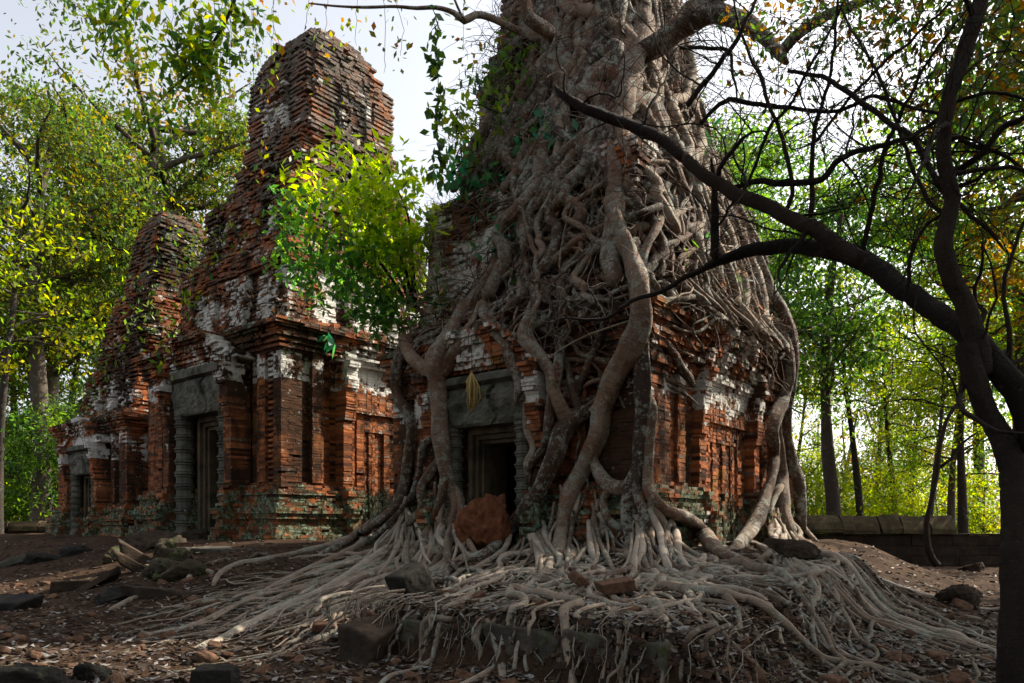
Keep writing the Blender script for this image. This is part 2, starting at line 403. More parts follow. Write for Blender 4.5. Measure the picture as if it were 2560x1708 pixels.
def obox(buf, C, j, s0, s1, d0, d1, z0, z1, c=None, jit=0):
    N, Tn = side_axes(j); vs = []
    for s_ in (s0, s1):
        for d_ in (d0, d1):
            for z_ in (z0, z1):
                xy = C+Tn*s_+N*d_; vs.append([xy[0], xy[1], z_])
    vs = np.array(vs)
    if jit: vs = vs+np.random.RandomState(int(abs(s0*1000+z0*77))).normal(size=vs.shape)*jit
    buf.add(vs, BOXF, c)
def carved_block(buf, C, j, s0, s1, d0, d1, z0, z1, amp, carve, step=.05):
    """stone block with a displaced front face; carve(u,w) gives relief"""
    N, Tn = side_axes(j)
    nu = max(4, int((s1-s0)/step)); nw = max(4, int((z1-z0)/step))
    uu, ww = np.meshgrid(np.linspace(0, 1, nu+1), np.linspace(0, 1, nw+1))
    edge = np.minimum(np.minimum(uu, 1-uu)*(s1-s0), np.minimum(ww, 1-ww)*(z1-z0))
    rel = np.vectorize(carve)(uu, ww)*amp-.05*np.exp(-edge/.03)
    S = s0+(s1-s0)*uu; Z = z0+(z1-z0)*ww; D = d1+rel
    P = np.stack([C[0]+Tn[0]*S+N[0]*D, C[1]+Tn[1]*S+N[1]*D, Z], -1)
    n, m = uu.shape; idx = np.arange(n*m).reshape(n, m)
    F = np.stack([idx[:-1, :-1], idx[:-1, 1:], idx[1:, 1:], idx[1:, :-1]], -1).reshape(-1, 4)
    buf.add(P.reshape(-1, 3), F)
    obox(buf, C, j, s0, s1, d0, d1-.06, z0, z1)
    # skirt between block and face
    ring = np.r_[idx[0, :], idx[1:, -1], idx[-1, -2::-1], idx[-2:0, 0]]
    Pf = P.reshape(-1, 3)[ring]; Nb = np.array([N[0], N[1], 0])
    Pb = np.stack([C[0]+Tn[0]*S+N[0]*(d1-.062), C[1]+Tn[1]*S+N[1]*(d1-.062), Z], -1).reshape(-1, 3)[ring]
    k = len(ring); a = np.arange(k); b2 = (a+1) % k
    buf.add(np.vstack([Pf, Pb]), np.stack([a, b2, b2+k, a+k], -1))
def lathe(buf, cx, cy, prof_, sides=8):
    P = np.array([[cx, cy, z] for z, r in prof_]); th = np.linspace(0, 2*np.pi, sides, endpoint=False)
    rr = np.array([r for z, r in prof_])
    Vv = np.stack([cx+rr[:, None]*np.cos(th), cy+rr[:, None]*np.sin(th), np.repeat(P[:, 2:3], sides, 1)], -1)
    n = len(prof_); idx = np.arange(n*sides).reshape(n, sides); nx = np.roll(idx, -1, 1)
    buf.add(Vv.reshape(-1, 3), np.stack([idx[:-1], nx[:-1], nx[1:], idx[1:]], -1).reshape(-1, 4))

PLINTH = [(0, .16, .40), (.16, .30, .34), (.30, .40, .24), (.40, .50, .31), (.50, .60, .36), (.60, .70, .24), (.70, .80, .15), (.80, .90, .20), (.90, 1.01, .09)]
CORN = [(0, .10, .05), (.10, .22, .12), (.22, .32, .06), (.32, .46, .14), (.46, .60, .22), (.60, .72, .16), (.72, .86, .26), (.86, 1.01, .34)]
def steps(tab, t):
    for a, b, o in tab:
        if a <= t < b: return o
    return 0.0
def build_tower(label, C, hw, z0, H, k, zs, zc, zl, zlt, tiers, seed, rough=.04, bh=.072, bl=.25, fdk=.5, ck=1.0, ds=0.0, sd=.55, pd=.8):
    rs = np.random.RandomState(seed)
    root = thing('brick_tower', label, 'temple tower', (C[0], C[1], z0))
    B = BrickSet(); hp = .27*H
    zp = z0+hp; ztop = z0+H
    kx = .86*k; fd = fdk*k                                    # how far the door pilasters stand out
    def relief(j, s, z):
        """returns (offset, part, stucco) or None for no brick"""
        if j == 0: s = s-ds
        a = abs(s); vis = j in (0, 1)
        sg = '#a' if s < 0 else '#b'
        fdj = fd if j == 0 else fd*sd
        if z >= zlt:                              # pediment over the lintel
            tt = (z-zlt)/(ztop-zlt)
            if a < 1.85*kx*(1-.75*tt) + .15*kx: return (fdj*.8+(.08 if a > 1.85*kx*(1-.75*tt)-.15*kx else 0), 'pediment#%d' % j if vis else 'wall', .55)
        elif 1.4*kx < a < 1.75*kx:
            o = fdj
            if z > zl-.25*k: o += .05+.28*k*(1 if j == 0 else sd*1.2)*min(1, (z-zl+.25*k)/(zlt-zl+.25*k))*(.75+.25*math.copysign(1, math.sin((z-zl)*14/k)))
            if z < zp: o *= .9
            return (o, 'pilaster#%d%s' % (j, sg) if vis else 'wall', .35 if z > zl else .12)
        elif a <= 1.4*kx:
            if z > zl: return (.02, 'wall', .9) if j else (.0, 'wall', .3)
            if j == 0:
                if a < .8*kx: return None
                return (-.10, 'wall', .1)
            nz_ = (z-z0)/(zl-z0)
            o = -.22 if a > 1.05*kx else -.10 if a > .78*kx else -.20 if a > .62*kx else -.14 if a > .42*kx else -.22 if a > .10*kx else -.11
            if nz_ > .86 and a < .78*kx: o = -.10
            o *= pd
            return (o, 'false_door#%d' % j if vis else 'wall', .0)
        if zp < z < zc:
            rf = pd if j else 1
            if a < 1.9*k or 2.2*k < a < 2.42*k: return (-.10*rf, 'wall', .28)
            if a < 2.2*k: return (.07*rf, 'wall', .3)
        return (0.0, 'wall', .27)
    def put_course(z, zt, h, cx, rel, keys, stage, e_amp, skip, first, er_edge=1.5):
        cxy = cx
        for j in range(4):
            vis = j in (0, 1)
            bb = bl if vis else bl*2.2
            hs_ = h-(.22 if (first+j) % 2 else 0)
            ks = sorted({-hs_, hs_, *[q for q in keys if -hs_ < q < hs_]})
            for q0, q1 in zip(ks[:-1], ks[1:]):
                n = max(1, int(round((q1-q0)/bb))); e = np.linspace(q0, q1, n+1)
                e[1:-1] += rs.uniform(-.3, .3, max(0, n-1))*(q1-q0)/n
                for s0, s1 in zip(e[:-1], e[1:]):
                    sm = .5*(s0+s1); r_ = rel(j, sm, z)
                    if r_ is None: continue
                    off, part, stu = r_
                    N, Tn = side_axes(j); wx = C[0]+Tn[0]*sm+N[0]*h; wy = C[1]+Tn[1]*sm+N[1]*h
                    er = nz(wx*1.1+seed, wy*1.1, z*1.1)*.7+nz(wx*3+seed, wy*3, z*3.6)*.5
                    edge = abs(sm) > h-.35
                    off += rs.normal()*e_amp*.35 - e_amp*2.2*max(0, er-.05)*(er_edge if edge else 1)
                    if er_edge > 1.6: off -= e_amp*er_edge*.45*max(0, (abs(sm)/h-.62)/.38)**2*h
                    if rs.rand() < skip*(1+2.5*max(0, er)): off -= rs.uniform(.06, .2)
                    f0, f1 = s0, s1
                    d1 = h+off
                    zt_ = zt
                    m1 = stage[1]
                    if callable(m1): m1 = m1(z+.30*nz(wx*.9+seed, wy*.9, z*.5)+.12*nz(wx*4, wy*4, 3.0))
                    moss = stage[0]+rs.normal()*.12; stu = stu*m1*(.75+.6*nz(wx*1.3, wy*1.3, z*1.3+seed))+rs.normal()*.10
                    B.put(part if stage[2] is None or part in ('x',) else stage[2], (j, f0+.002, f1-.002, d1-.6-.25*(stage[2] is not None), d1, z, zt_-.003, np.clip(rs.normal(.47, .27), 0, 1), np.clip(stu, 0, 1), np.clip(moss, 0, 1), cxy[0], cxy[1]))
    # --- body
    keys = [sg*q for sg in (-1, 1) for q in (.10*kx, .42*kx, .62*kx, .78*kx, .8*kx, 1.05*kx, 1.4*kx, 1.75*kx, 1.9*k, 2.2*k, 2.42*k)]
    keys += [q+ds for q in keys]
    z = z0-.35; i = 0
    while z < ztop-.02:
        zt = z+bh*rs.uniform(.93, 1.07); zm = .5*(z+zt)
        if zm < zp:
            o = steps(PLINTH, max(0, (zm-z0)/hp))*k; st = (.75 if zm < z0+.85*hp else .5, .5, None)
        elif zm > zc:
            o = steps(CORN, (zm-zc)/(ztop-zc))*k*ck; st = (.12+.35*(zm-zc)/(ztop-zc), 1.5, None)
        else: o = .0; st = (.22*max(0, 1-(zm-zp)/.8), lambda q: 2.9 if q > zs else .5, None)
        base_rel = relief
        def rel2(j, s, zz, o=o, zm=zm):
            r_ = base_rel(j, s, zz)
            if r_ is None: return None
            part = r_[1]
            if zm < zp and part in ('wall',): part = 'plinth'
            if zm > zc and part == 'wall': part = 'cornice'
            return (r_[0]-(o*.9 if part.startswith('false_door') and zm < zp else 0), part, r_[2])
        put_course(z, zt, hw+o, (0, 0), rel2, keys, st, rough*(.6 if zm < zp else 1.1 if zm > zc else .30), .02 if zm < zp or zm > zc else .008, i)
        z = zt; i += 1
    # --- upper tiers
    core = Buf()
    for ti, td in enumerate(tiers):
        pf = td['p']; za, zb = pf[0][0], pf[-1][0]; cx = np.array(td.get('c', (0, 0)), float); rg = td['r']; pat = td.get('pat', 1)
        z = za
        while z < zb:
            zt = z+bh*rs.uniform(.93, 1.07); zm = .5*(z+zt)
            h = float(np.interp(zm, [q[0] for q in pf], [q[1] for q in pf])); tt = (zm-za)/(zb-za)
            o = 0; stv = td.get('st', 1.0)
            if pat:
                if tt < .16: o = .14-.05*math.floor(tt*20) % 2*.1
                if tt > .74: o = td.get('ov', 1)*(.04+.20*math.sin((tt-.74)/.26*2.4)+.05*(int(tt*40) % 2)); stv *= .85
            def rel(j, s, zz, h=h, tt=tt):
                q = s/h; a = abs(q); off = 0; stc = .25
                if pat and .16 < tt < .74:
                    if a < .34: off = .13 if a > .22 or tt > .62 else -.02+(.05 if abs(a-.1) < .05 else 0); stc = .6
                    elif a < .46: off = -.10
                    elif a < .72: off = -.06; stc = .8
                    else: off = .02; stc = .4
                return (off, 'x', stc)
            kk = [h*q for q in (-.72, -.46, -.34, -.22, .22, .34, .46, .72)] if pat else []
            put_course(z, zt, h+o, cx, rel, kk, (td.get('moss', .2), stv, 'upper_tier#%d' % ti), rg, .05+rg*1.2, i, td.get('er', 1.5 if pat else 1.9))
            z = zt; i += 1
        zz = za-.15
        while zz < zb-.05:
            zt2 = min(zz+.5, zb-.05); h = float(np.interp(zt2, [q[0] for q in pf], [q[1] for q in pf]))-.12-rg*1.1
            h = max(h, .3)
            obox(core, C+cx, 0, -h, h, -h, h, zz, zt2-.002); zz = zt2
    # --- core with the chamber behind the door
    hc = hw-.28; cw = .8*kx; cd = hw-3.2*k; zd = zl+.02
    obox(core, C, 0, -hc, ds-cw, -hc, hc, z0-.4, ztop-.08); obox(core, C, 0, ds+cw, hc, -hc, hc, z0-.4, ztop-.08)
    obox(core, C, 0, ds-cw, ds+cw, -hc, hc, zd, ztop-.08); obox(core, C, 0, ds-cw, ds+cw, -hc, cd, z0-.4, zd)
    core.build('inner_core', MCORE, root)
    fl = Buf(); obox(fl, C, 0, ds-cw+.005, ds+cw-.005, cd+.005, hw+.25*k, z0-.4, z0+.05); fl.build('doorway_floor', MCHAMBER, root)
    B.build(root, C, rs)
    # --- stone doorway: frame, colonnettes, carved lintel
    fr = Buf()
    for st_i, (qa, qb, dd) in enumerate(((.50, .58, -.20), (.58, .68, -.10), (.68, .80, .0))):
        for sg in (-1, 1): obox(fr, C, 0, *sorted((ds+sg*qa*kx, ds+sg*qb*kx)), hw-.9, hw+dd, z0+.055, zl-(qb-.42)*k*.0-(.80-qa)*k*1.0, jit=.004)
        obox(fr, C, 0, ds-qb*kx+.002, ds+qb*kx-.002, hw-.9, hw+dd-.004, zl-(.80-qa)*k, zl-(.80-qb)*k-.002)
    fr.build('door_frame', MFRAME, root)
    for sg in (-1, 1):
        cb = Buf(); N, Tn = side_axes(0); xy = C+Tn*(ds+sg*1.1*kx)+N*(hw+.17*k); pr = []
        zz = z0+.02; rr = .19*k; n = 9
        pr += [(zz, rr*1.25), (zz+.22*k, rr*1.25), (zz+.24*k, rr)]
        hh = (zl-zz-.3*k)/n
        for q in range(n):
            zb_ = zz+.26*k+q*hh
            pr += [(zb_+hh*.25, rr), (zb_+hh*.30, rr*1.14), (zb_+hh*.40, rr*1.16), (zb_+hh*.43, rr*1.03), (zb_+hh*.52, rr*1.24), (zb_+hh*.62, rr*1.24), (zb_+hh*.66, rr*1.04), (zb_+hh*.76, rr*1.13), (zb_+hh*.82, rr)]
        pr += [(zl-.06, rr*1.2), (zl, rr*1.25)]
        lathe(cb, xy[0], xy[1], pr, 12); cb.build('colonnette', MSAND, root)
    lt = Buf()
    def carve(u, wv):
        c = (u-.5)*2
        g1 = math.exp(-((wv-.55-.12*math.cos(c*4))/.12)**2)*.8
        v1 = .5*math.sin(c*16)*math.exp(-((wv-.3)/.2)**2)
        if wv > .80: return 1.3+.2*nz(u*14, wv*9, seed)
        if wv > .74: return -.5
        if abs(u-.62-.04*math.sin(wv*9)) < .018 and wv < .74: return -1.2
        return g1+v1*.6+.5*nz(u*9+seed, wv*5)+.35*nz(u*23, wv*14, seed)
    carved_block(lt, C, 0, ds-1.34*kx, ds+1.34*kx, hw-.25, hw+.36*k, zl+.003, zlt-.004, .09, carve)
    lt.build('lintel', MSAND, root)
    return root

Z0R, Z0M, Z0L = 1.15, 1.05, 1.08
TOWER_R = build_tower('red brick tower gripped and covered by the strangler fig roots', CR, 3.2, Z0R, 4.2, 1.0, 3.75, 4.25, 3.5, 4.5,
    [dict(p=[(5.35, 2.85), (6.2, 2.72), (8.6, 2.58)], r=.03, st=4.2, ov=.4, moss=.05), dict(p=[(8.6, 2.3), (9.2, 2.1), (10, 1.98)], r=.12, pat=0, moss=.4),
     dict(p=[(10, 1.9), (11.4, 1.8)], r=.06, st=1.6, ov=.3), dict(p=[(11.4, 1.6), (13.2, 1.5), (15.0, 1.4), (15.8, 1.1)], r=.07, ov=.3)], 11, fdk=.42, ck=.8, ds=-.25, sd=.3, pd=.4)
TOWER_M = build_tower('tallest red brick tower with broken rounded top and open doorway, in the middle', CM, 3.75, Z0M, 5.9, 1.28, 5.4, 6.15, 4.75, 6.1,
    [dict(p=[(6.95, 3.15), (8, 3.05), (9.6, 2.9)], r=.07, st=1.9, ov=.6), dict(p=[(9.6, 2.72), (10.6, 2.6), (11.8, 2.4)], r=.12, c=(.05, .0), st=1.1, moss=.35, ov=.4),
     dict(p=[(11.7, 2.3), (12.6, 2.05), (13.6, 1.78)], r=.22, pat=0, c=(.15, 0), moss=.45),
     dict(p=[(13.5, 1.68), (14.8, 1.73), (16.0, 1.66)], r=.09, c=(.28, 0), st=1.2, moss=.15, ov=.1, er=2.2), dict(p=[(15.9, 1.64), (16.5, 1.52), (17.0, 1.26), (17.35, .95), (17.6, .6), (17.8, .3)], r=.20, pat=0, c=(.25, 0), moss=.3, er=3)], 23, fdk=.42, ck=.85, ds=.30)
TOWER_L = build_tower('smaller ruined brick tower with crumbling dark top beside the middle tower', CL, 3.0, Z0L, 4.25, .95, 3.75, 4.7, 3.35, 4.4,
    [dict(p=[(5.3, 2.75), (5.8, 2.5), (7.4, 2.15)], r=.14, st=1.5, moss=.35, ov=.5), dict(p=[(7.4, 2.1), (9.2, 1.85), (10.4, 1.5)], r=.19, pat=0, st=1.5, moss=.3),
     dict(p=[(10.4, 1.4), (12.0, 1.2), (13.1, 1.0), (13.6, .7)], r=.16, pat=0, c=(.1, 0), moss=.5)], 37, fdk=.42, ck=.85, ds=.1)

# ------------------------------------------------------------------ stones, slabs, blocks
def rock_mesh(name, dims, seed, mat, rough=.1, boxy=.75):
    """a stone: a direction sphere cut by jittered planes, edges worn round, then roughened"""
    rs = np.random.RandomState(seed); bm = bmesh.new(); bmesh.ops.create_icosphere(bm, subdivisions=5 if max(dims) > .3 else 3, radius=1)
    D = np.array([v.co[:] for v in bm.verts]); D /= np.linalg.norm(D, axis=1, keepdims=True)
    nj = .06 if boxy > .8 else .16 if boxy > .6 else .34
    pl = []
    for ax in range(3):
        for sg in (-1, 1):
            n_ = np.zeros(3); n_[ax] = sg; n_ += rs.normal(size=3)*nj; n_ /= np.linalg.norm(n_); pl.append((n_, 1-rs.uniform(0, .12)))
    for _ in range(3 if boxy > .8 else 7 if boxy > .6 else 12):
        n_ = rs.normal(size=3); n_ /= np.linalg.norm(n_); pl.append((n_, rs.uniform(1.22, 1.5) if boxy > .6 else rs.uniform(.92, 1.2)))
    q = 44 if boxy > .8 else 30 if boxy > .6 else 20
    acc = 0
    for n_, d_ in pl: acc = acc+np.maximum(D@n_, 0)**q/d_**q
    r_ = acc**(-1/q)
    P = D*r_[:, None]*np.array(dims)*.5; mn = min(dims)
    for v, p in zip(bm.verts, P):
        pv = Vector(p)*(1.9/mn)+Vector((seed*3.1, 0, 0))
        k = mn*rough*(.42*mnoise.noise(pv)+.24*mnoise.noise(pv*2.6)+.16*mnoise.noise(pv*6.5)+.10*mnoise.noise(pv*15))
        v.co = Vector(p)+Vector(p).normalized()*k
    for f in bm.faces: f.smooth = True
    me = bpy.data.meshes.new(name); bm.to_mesh(me); bm.free(); me.materials.append(mat); return me
def stone(name, label, cat, px, py, size, rot, seed, mat=None, sink=.25, group=None, lift=0, rough=.1, boxy=.75, pos=None):
    """px,py: where the middle of the stone's foot is seen in the photograph; size in metres"""
    if pos is None:
        d = hit(px, py, True); p = at(px, py, d)
    else: p = np.array([pos[0], pos[1], zg(pos[0], pos[1])])
    if name == 'boulder' and boxy == .75: boxy, rough = .5, .34
    o = bpy.data.objects.new(name, rock_mesh(name, size, seed, mat or MROCK, rough, boxy)); COL.objects.link(o)
    if pos is None and px < 520 and py > 1340: size = tuple(q*.78 for q in size); o.scale = (.78, .78, .78); sink += .06
    o.location = (p[0], p[1], p[2]+size[2]*(.5-sink)+lift); o.rotation_euler = tuple(R(q) for q in rot)
    return tag(o, label, cat, group)
S = lambda x, y: (x*1.0894, y*1.0894)
stone('stone_block', 'dark squared stone block lying tilted on the roots left of centre', 'stone', *S(945, 1372), (.62, .5, .42), (14, -16, 40), 1, MDARK, .1, lift=.06)
stone('boulder', 'large brown boulder with flat top beside the mossy ledge', 'boulder', *S(850, 1510), (.54, .5, .52), (6, 10, -25), 2, MROCK, .25, boxy=.7, rough=.14)
stone('boulder', 'green mossy boulder left of the stepping slab', 'boulder', *S(392, 1275), (1.0, .8, .75), (5, -22, 30), 3, MMOSS, .3)
stone('boulder', 'mossy round boulder below the taller mossy boulder', 'boulder', *S(372, 1318), (.85, .7, .6), (12, -15, 60), 4, MMOSS, .3)
stone('boulder', 'squat mossy boulder under the loose tan brick', 'boulder', *S(432, 1325), (.85, .75, .55), (0, 4, 15), 5, MMOSS, .25)
stone('boulder', 'mossy boulder with squared front beside the step', 'boulder', *S(412, 1292), (.7, .6, .5), (0, 0, 10), 55, MMOSS, .2)
stone('boulder', 'greenish lichen boulder left of the dark leaning slabs', 'boulder', *S(272, 1285), (.7, .6, .55), (0, 10, 20), 6, MMOSS, .3)
stone('boulder', 'grey boulder in front of the middle doorway', 'boulder', *S(448, 1238), (1.1, .8, .5), (0, 5, 10), 7, MROCK, .3)
stone('boulder', 'brown boulder below the left colonnette of the middle doorway', 'boulder', *S(330, 1262), (1.0, .8, .6), (10, -10, 35), 8, MROCK, .3)
stone('stone_slab', 'long dark slab leaning down the bank, upper one', 'slab', *S(330, 1290), (1.5, .6, .3), (0, 32, 25), 9, MROCK, .2)
stone('stone_slab', 'long dark slab leaning down the bank, lower one', 'slab', *S(318, 1312), (1.3, .55, .3), (0, 34, 35), 10, MROCK, .2)
stone('stone_slab', 'thin tilted slab standing on the leaf-strewn slope', 'slab', *S(222, 1345), (1.35, .6, .16), (-12, -30, 20), 11, MROCK, .1)
stone('stone_slab', 'broken slab end showing above the dark leaf slope', 'slab', *S(165, 1352), (1.0, .5, .35), (0, 0, 20), 12, MROCK, .3)
stone('stone_slab', 'pale long slab lying flat by the left edge', 'slab', *S(38, 1295), (2.1, .7, .22), (0, -14, -20), 13, MSAND, .2)
stone('boulder', 'dark boulder beside the pale long slab', 'boulder', *S(88, 1290), (.9, .6, .4), (0, 0, 40), 14, MDARK, .3)
stone('boulder', 'small dark boulder on the bank below the left tower', 'boulder', *S(170, 1272), (.8, .6, .4), (0, 0, 10), 15, MDARK, .3)
stone('stone_slab', 'flat brown slab edge across the slope above the single curved root', 'slab', *S(370, 1365), (2.2, .5, .25), (0, 0, -18), 16, MROCK, .35)
stone('boulder', 'low broad dark boulder left of the flat slab edge', 'boulder', *S(275, 1372), (1.2, .7, .4), (0, -10, -10), 17, MDARK, .3)
stone('boulder', 'big black boulder in the bottom left corner', 'boulder', *S(70, 1590), (.95, .6, .5), (0, 5, 10), 18, MDARK, .25)
stone('boulder', 'black boulder right of the big corner boulder', 'boulder', *S(212, 1565), (.42, .34, .32), (0, 15, 40), 19, MDARK, .25)
stone('boulder', 'low dark stone between the two black corner boulders', 'boulder', *S(160, 1590), (.45, .34, .2), (0, 8, 0), 20, MDARK, .25)
stone('stone_block', 'squared dark block at the bottom edge left of the boulder', 'stone', *S(495, 1590), (.42, .3, .28), (0, 0, 4), 21, MDARK, .1, boxy=.93)
stone('boulder', 'pointed dark rock on the ground right of the roots', 'boulder', *S(2205, 1392), (.62, .5, .46), (0, 8, 30), 22, MROCK, .3)
stone('boulder', 'flat brown rock on the shaded ground by the right tree', 'boulder', *S(2235, 1310), (.8, .5, .35), (0, 0, 20), 23, MROCK, .4)
stone('boulder', 'reddish stone among the roots near the false door', 'boulder', *S(1832, 1290), (.5, .4, .25), (0, 5, 15), 24, MROCK, .2, lift=.08)
stone('stone_block', 'black low block on the far left bank', 'stone', *S(20, 1395), (1.4, .7, .4), (0, 0, -15), 25, MDARK, .3)
def brick_piece(label, px, py, rot, seed, size=(.3, .2, .1), lift=.0, group=None, sink=.1):
    return stone('brick', label, 'brick', px, py, size, rot, seed, MTERM2, sink, group, lift, .05, .93)
MTERM2 = simple_noise_material('loose_brick', (.05, .028, .018), (.17, .095, .06), 12, .8)
brick_piece('loose tan brick lying on a mossy boulder', *S(425, 1325), (0, 0, 12), 31, (.42, .28, .12), .62)
brick_piece('loose brick wedged among roots left of the large boulder', *S(742, 1455), (5, 8, 20), 32, (.3, .22, .12), .04)
brick_piece('loose brick wedged in the roots at the middle of the mound', *S(1412, 1375), (8, -8, 12), 33, (.42, .22, .13), .1)
brick_piece('loose brick tilted against roots above the ledge', *S(1330, 1355), (20, 30, 40), 34, (.24, .2, .13), .06)
# the step slabs in front of the middle doorway
for i, (xa, xb) in enumerate(((395, 450), (452, 540), (543, 625), (628, 700))):
    qa = at(*S(xa, 1288), 17.2); qb = at(*S(xb, 1288), 17.2)
    mx = .5*(qa+qb); L = np.linalg.norm(qb-qa)
    s = stone('step_slab', ['short squared step slab at the left end of the step row', 'broad step slab with a worn dark face', 'reddish step slab right of the worn broad one', 'step slab half covered by roots'][i], 'slab', 0, 0, (L*1.04, .7, .42), (0, 0, -6+i*2), 40+i, MLEDGE, 0, 'step slabs below the middle doorway', 0, .03, .97, pos=(mx[0], mx[1]))
    s.location.z = EYE-(S(0, 1256)[1]-HYP)/FPX*17.0-.21
# the stone ledge in front of the fig
def uvpos(a, b): return P0+U*a+V*b
for i, (a0, a1, dz) in enumerate(((-.15, .62, -.04), (.64, 1.05, .02), (1.07, 2.05, 0), (2.07, 2.62, .01), (2.64, 3.25, -.02))):
    c = uvpos((a0+a1)/2, -5.26+.05*math.sin(i*2.1))
    s = stone('ledge_block', ['weathered ledge block at the left end under hanging root hairs', 'short ledge block with a chipped corner beside the left end', 'longest mossy ledge block in the middle of the ledge', 'dark ledge block right of the longest one', 'ledge block at the right end with green lichen'][i], 'stone block', 0, 0, ((a1-a0)*.98, .6, .36), ([3, -2, 2, 0, 4][i], [2, -3, 1, 2, -4][i], -39+[5, -6, 1, 6, -7][i]), 60+i, MLEDGE, 0, 'stone blocks of the ledge', 0, .16, .84, pos=c)
    s.location.z = .60-.18+dz
for i, (a0, a1) in enumerate(((.75, 2.2), (2.25, 3.1))):
    c = uvpos((a0+a1)/2, -5.22)
    s = stone('ledge_block', ['long recessed base block under the ledge', 'short recessed base block under the right part of the ledge'][i], 'stone block', 0, 0, (a1-a0, .5, .16), (0, 0, -39), 70+i, MLEDGE, 0, 'stone blocks of the ledge', 0, .05, .95, pos=c)
    s.location.z = .17
# scattered small fragments: individuals of one kind
protos = [rock_mesh('brick_fragment', (rs_*1.0, rs_*.75, rs_*.5), 80+i, MTERM2, .08, .85) for i, rs_ in enumerate((.16, .2, .13, .24))]
fr_rs = np.random.RandomState(5); nfr = 0
while nfr < 190:
    px, py = fr_rs.uniform(-20, 2500), fr_rs.uniform(1400, 1725)
    d = hit(px, py, True)
    if d is None: continue
    p = at(px, py, d); a_, b_ = ab(p[0], p[1])
    if -7 < a_ < 4 and b_ > -4.6 or (-.4 < a_ < 3.4 and -5.8 < b_ < -5): continue
    o = bpy.data.objects.new('brick_fragment', protos[fr_rs.randint(4)]); COL.objects.link(o)
    sc_ = fr_rs.uniform(.35, 1.15); o.scale = (sc_, sc_, sc_*fr_rs.uniform(.7, 1.1))
    o.location = (p[0], p[1], float(zg(p[0], p[1]))+.02*sc_); o.rotation_euler = (fr_rs.uniform(-.5, .5), fr_rs.uniform(-.5, .5), fr_rs.uniform(0, 6.3))
    tag(o, 'small brown brick fragment lying among fallen leaves on the earth', 'rubble', 'brick fragments on the ground'); nfr += 1
# fallen leaves and crumbs: nobody could count them
lit = Buf(); rub = Buf(); n_l = 15000
lr = np.random.RandomState(9)
px = lr.uniform(-60, 2640, n_l); py = HYP+42+(430)*lr.rand(n_l)**.85
depth = []
X = []; 
# solve ground crossing on a coarse march, vectorised
t = np.linspace(4.2, 26, 220)
dx = (px-CXP)/FPX; dz = (HYP-py)/FPX
XX = dx[:, None]*t[None]; YY = np.repeat(t[None], n_l, 0); ZZ = EYE+dz[:, None]*t[None]
ins = ZZ < zg(XX, YY); k = np.argmax(ins, 1); ok = ins[np.arange(n_l), k]
gx = (dx*t[k])[ok]+lr.normal(size=ok.sum())*.12; gy = t[k][ok]+lr.normal(size=ok.sum())*.12
def inside_tower_plan(x, y):
    r = np.zeros(len(x), bool)
    for C_, h in ((CR, 3.5), (CM, 4.2), (CL, 3.4)):
        ddx = x-C_[0]; ddy = y-C_[1]
        r |= (np.abs(U[0]*ddx+U[1]*ddy) < h) & (np.abs(V[0]*ddx+V[1]*ddy) < h)
    return r
keep = ~inside_tower_plan(gx, gy); gx, gy = gx[keep], gy[keep]
gz = zg(gx, gy)
n = len(gx); half = n*3//5
LC = np.array([(.20, .185, .17), (.13, .095, .07), (.08, .05, .034), (.26, .25, .245), (.11, .075, .036), (.17, .13, .08), (.07, .042, .028), (.06, .034, .021), (.045, .028, .018)])
def flat_leaves(buf, x, y, z, size, rs, cols):
    n = len(x); th = rs.uniform(0, 6.28, n); d = np.stack([np.cos(th), np.sin(th), rs.normal(size=n)*.22], -1)
    s = np.stack([-np.sin(th), np.cos(th), rs.normal(size=n)*.35], -1)
    L = (size*rs.uniform(.5, 1.3, n))[:, None]; C0 = np.stack([x, y, z+.018+rs.rand(n)*.02], -1)
    W = L*rs.uniform(.4, .65, (n, 1)); curl = np.array([0, 0, 1.0])*L*rs.uniform(.0, .22, (n, 1))
    Vv = np.stack([C0-d*L*.5+curl, C0+s*W*.5, C0+d*L*.5+curl, C0-s*W*.5], 1).reshape(-1, 3)
    ci = cols[rs.randint(0, len(cols), n)]*rs.uniform(.6, 1.2, (n, 1))
    buf.add(Vv, np.arange(n*4).reshape(n, 4), np.repeat(np.c_[ci, np.ones(n)], 4, 0))
flat_leaves(lit, gx[:half], gy[:half], gz[:half], .10, lr, LC)
tag(lit.build('fallen_leaves', MLITTER), 'dry fallen leaves scattered over the earth and roots', 'leaf litter', kind='stuff')
q = np.stack([gx[half:], gy[half:], gz[half:]], -1); nq = len(q)
cub = np.array([[sx, sy, sz] for sx in (-.5, .5) for sy in (-.5, .5) for sz in (-.5, .5)])
sz = lr.uniform(.02, .085, (nq, 1, 1)); ang = lr.uniform(0, 6.28, nq); ca, sa = np.cos(ang), np.sin(ang)
loc = cub[None]*sz*np.array([1.4, 1.0, .6])+lr.normal(size=(nq, 8, 3))*sz*.12
loc = np.stack([loc[..., 0]*ca[:, None]-loc[..., 1]*sa[:, None], loc[..., 0]*sa[:, None]+loc[..., 1]*ca[:, None], loc[..., 2]], -1)+q[:, None, :]
RC = np.array([(.07, .04, .026), (.05, .031, .022), (.095, .052, .034), (.035, .026, .02)])
rub.add(loc.reshape(-1, 3), (BOXF[None]+8*np.arange(nq)[:, None, None]).reshape(-1, 4), np.repeat(np.c_[RC[lr.randint(0, 4, nq)]*lr.uniform(.6, 1.2, (nq, 1)), np.ones(nq)], 8, 0))
tag(rub.build('rubble', MRUB), 'crumbs of brick and earth strewn over the ground', 'rubble', kind='stuff')

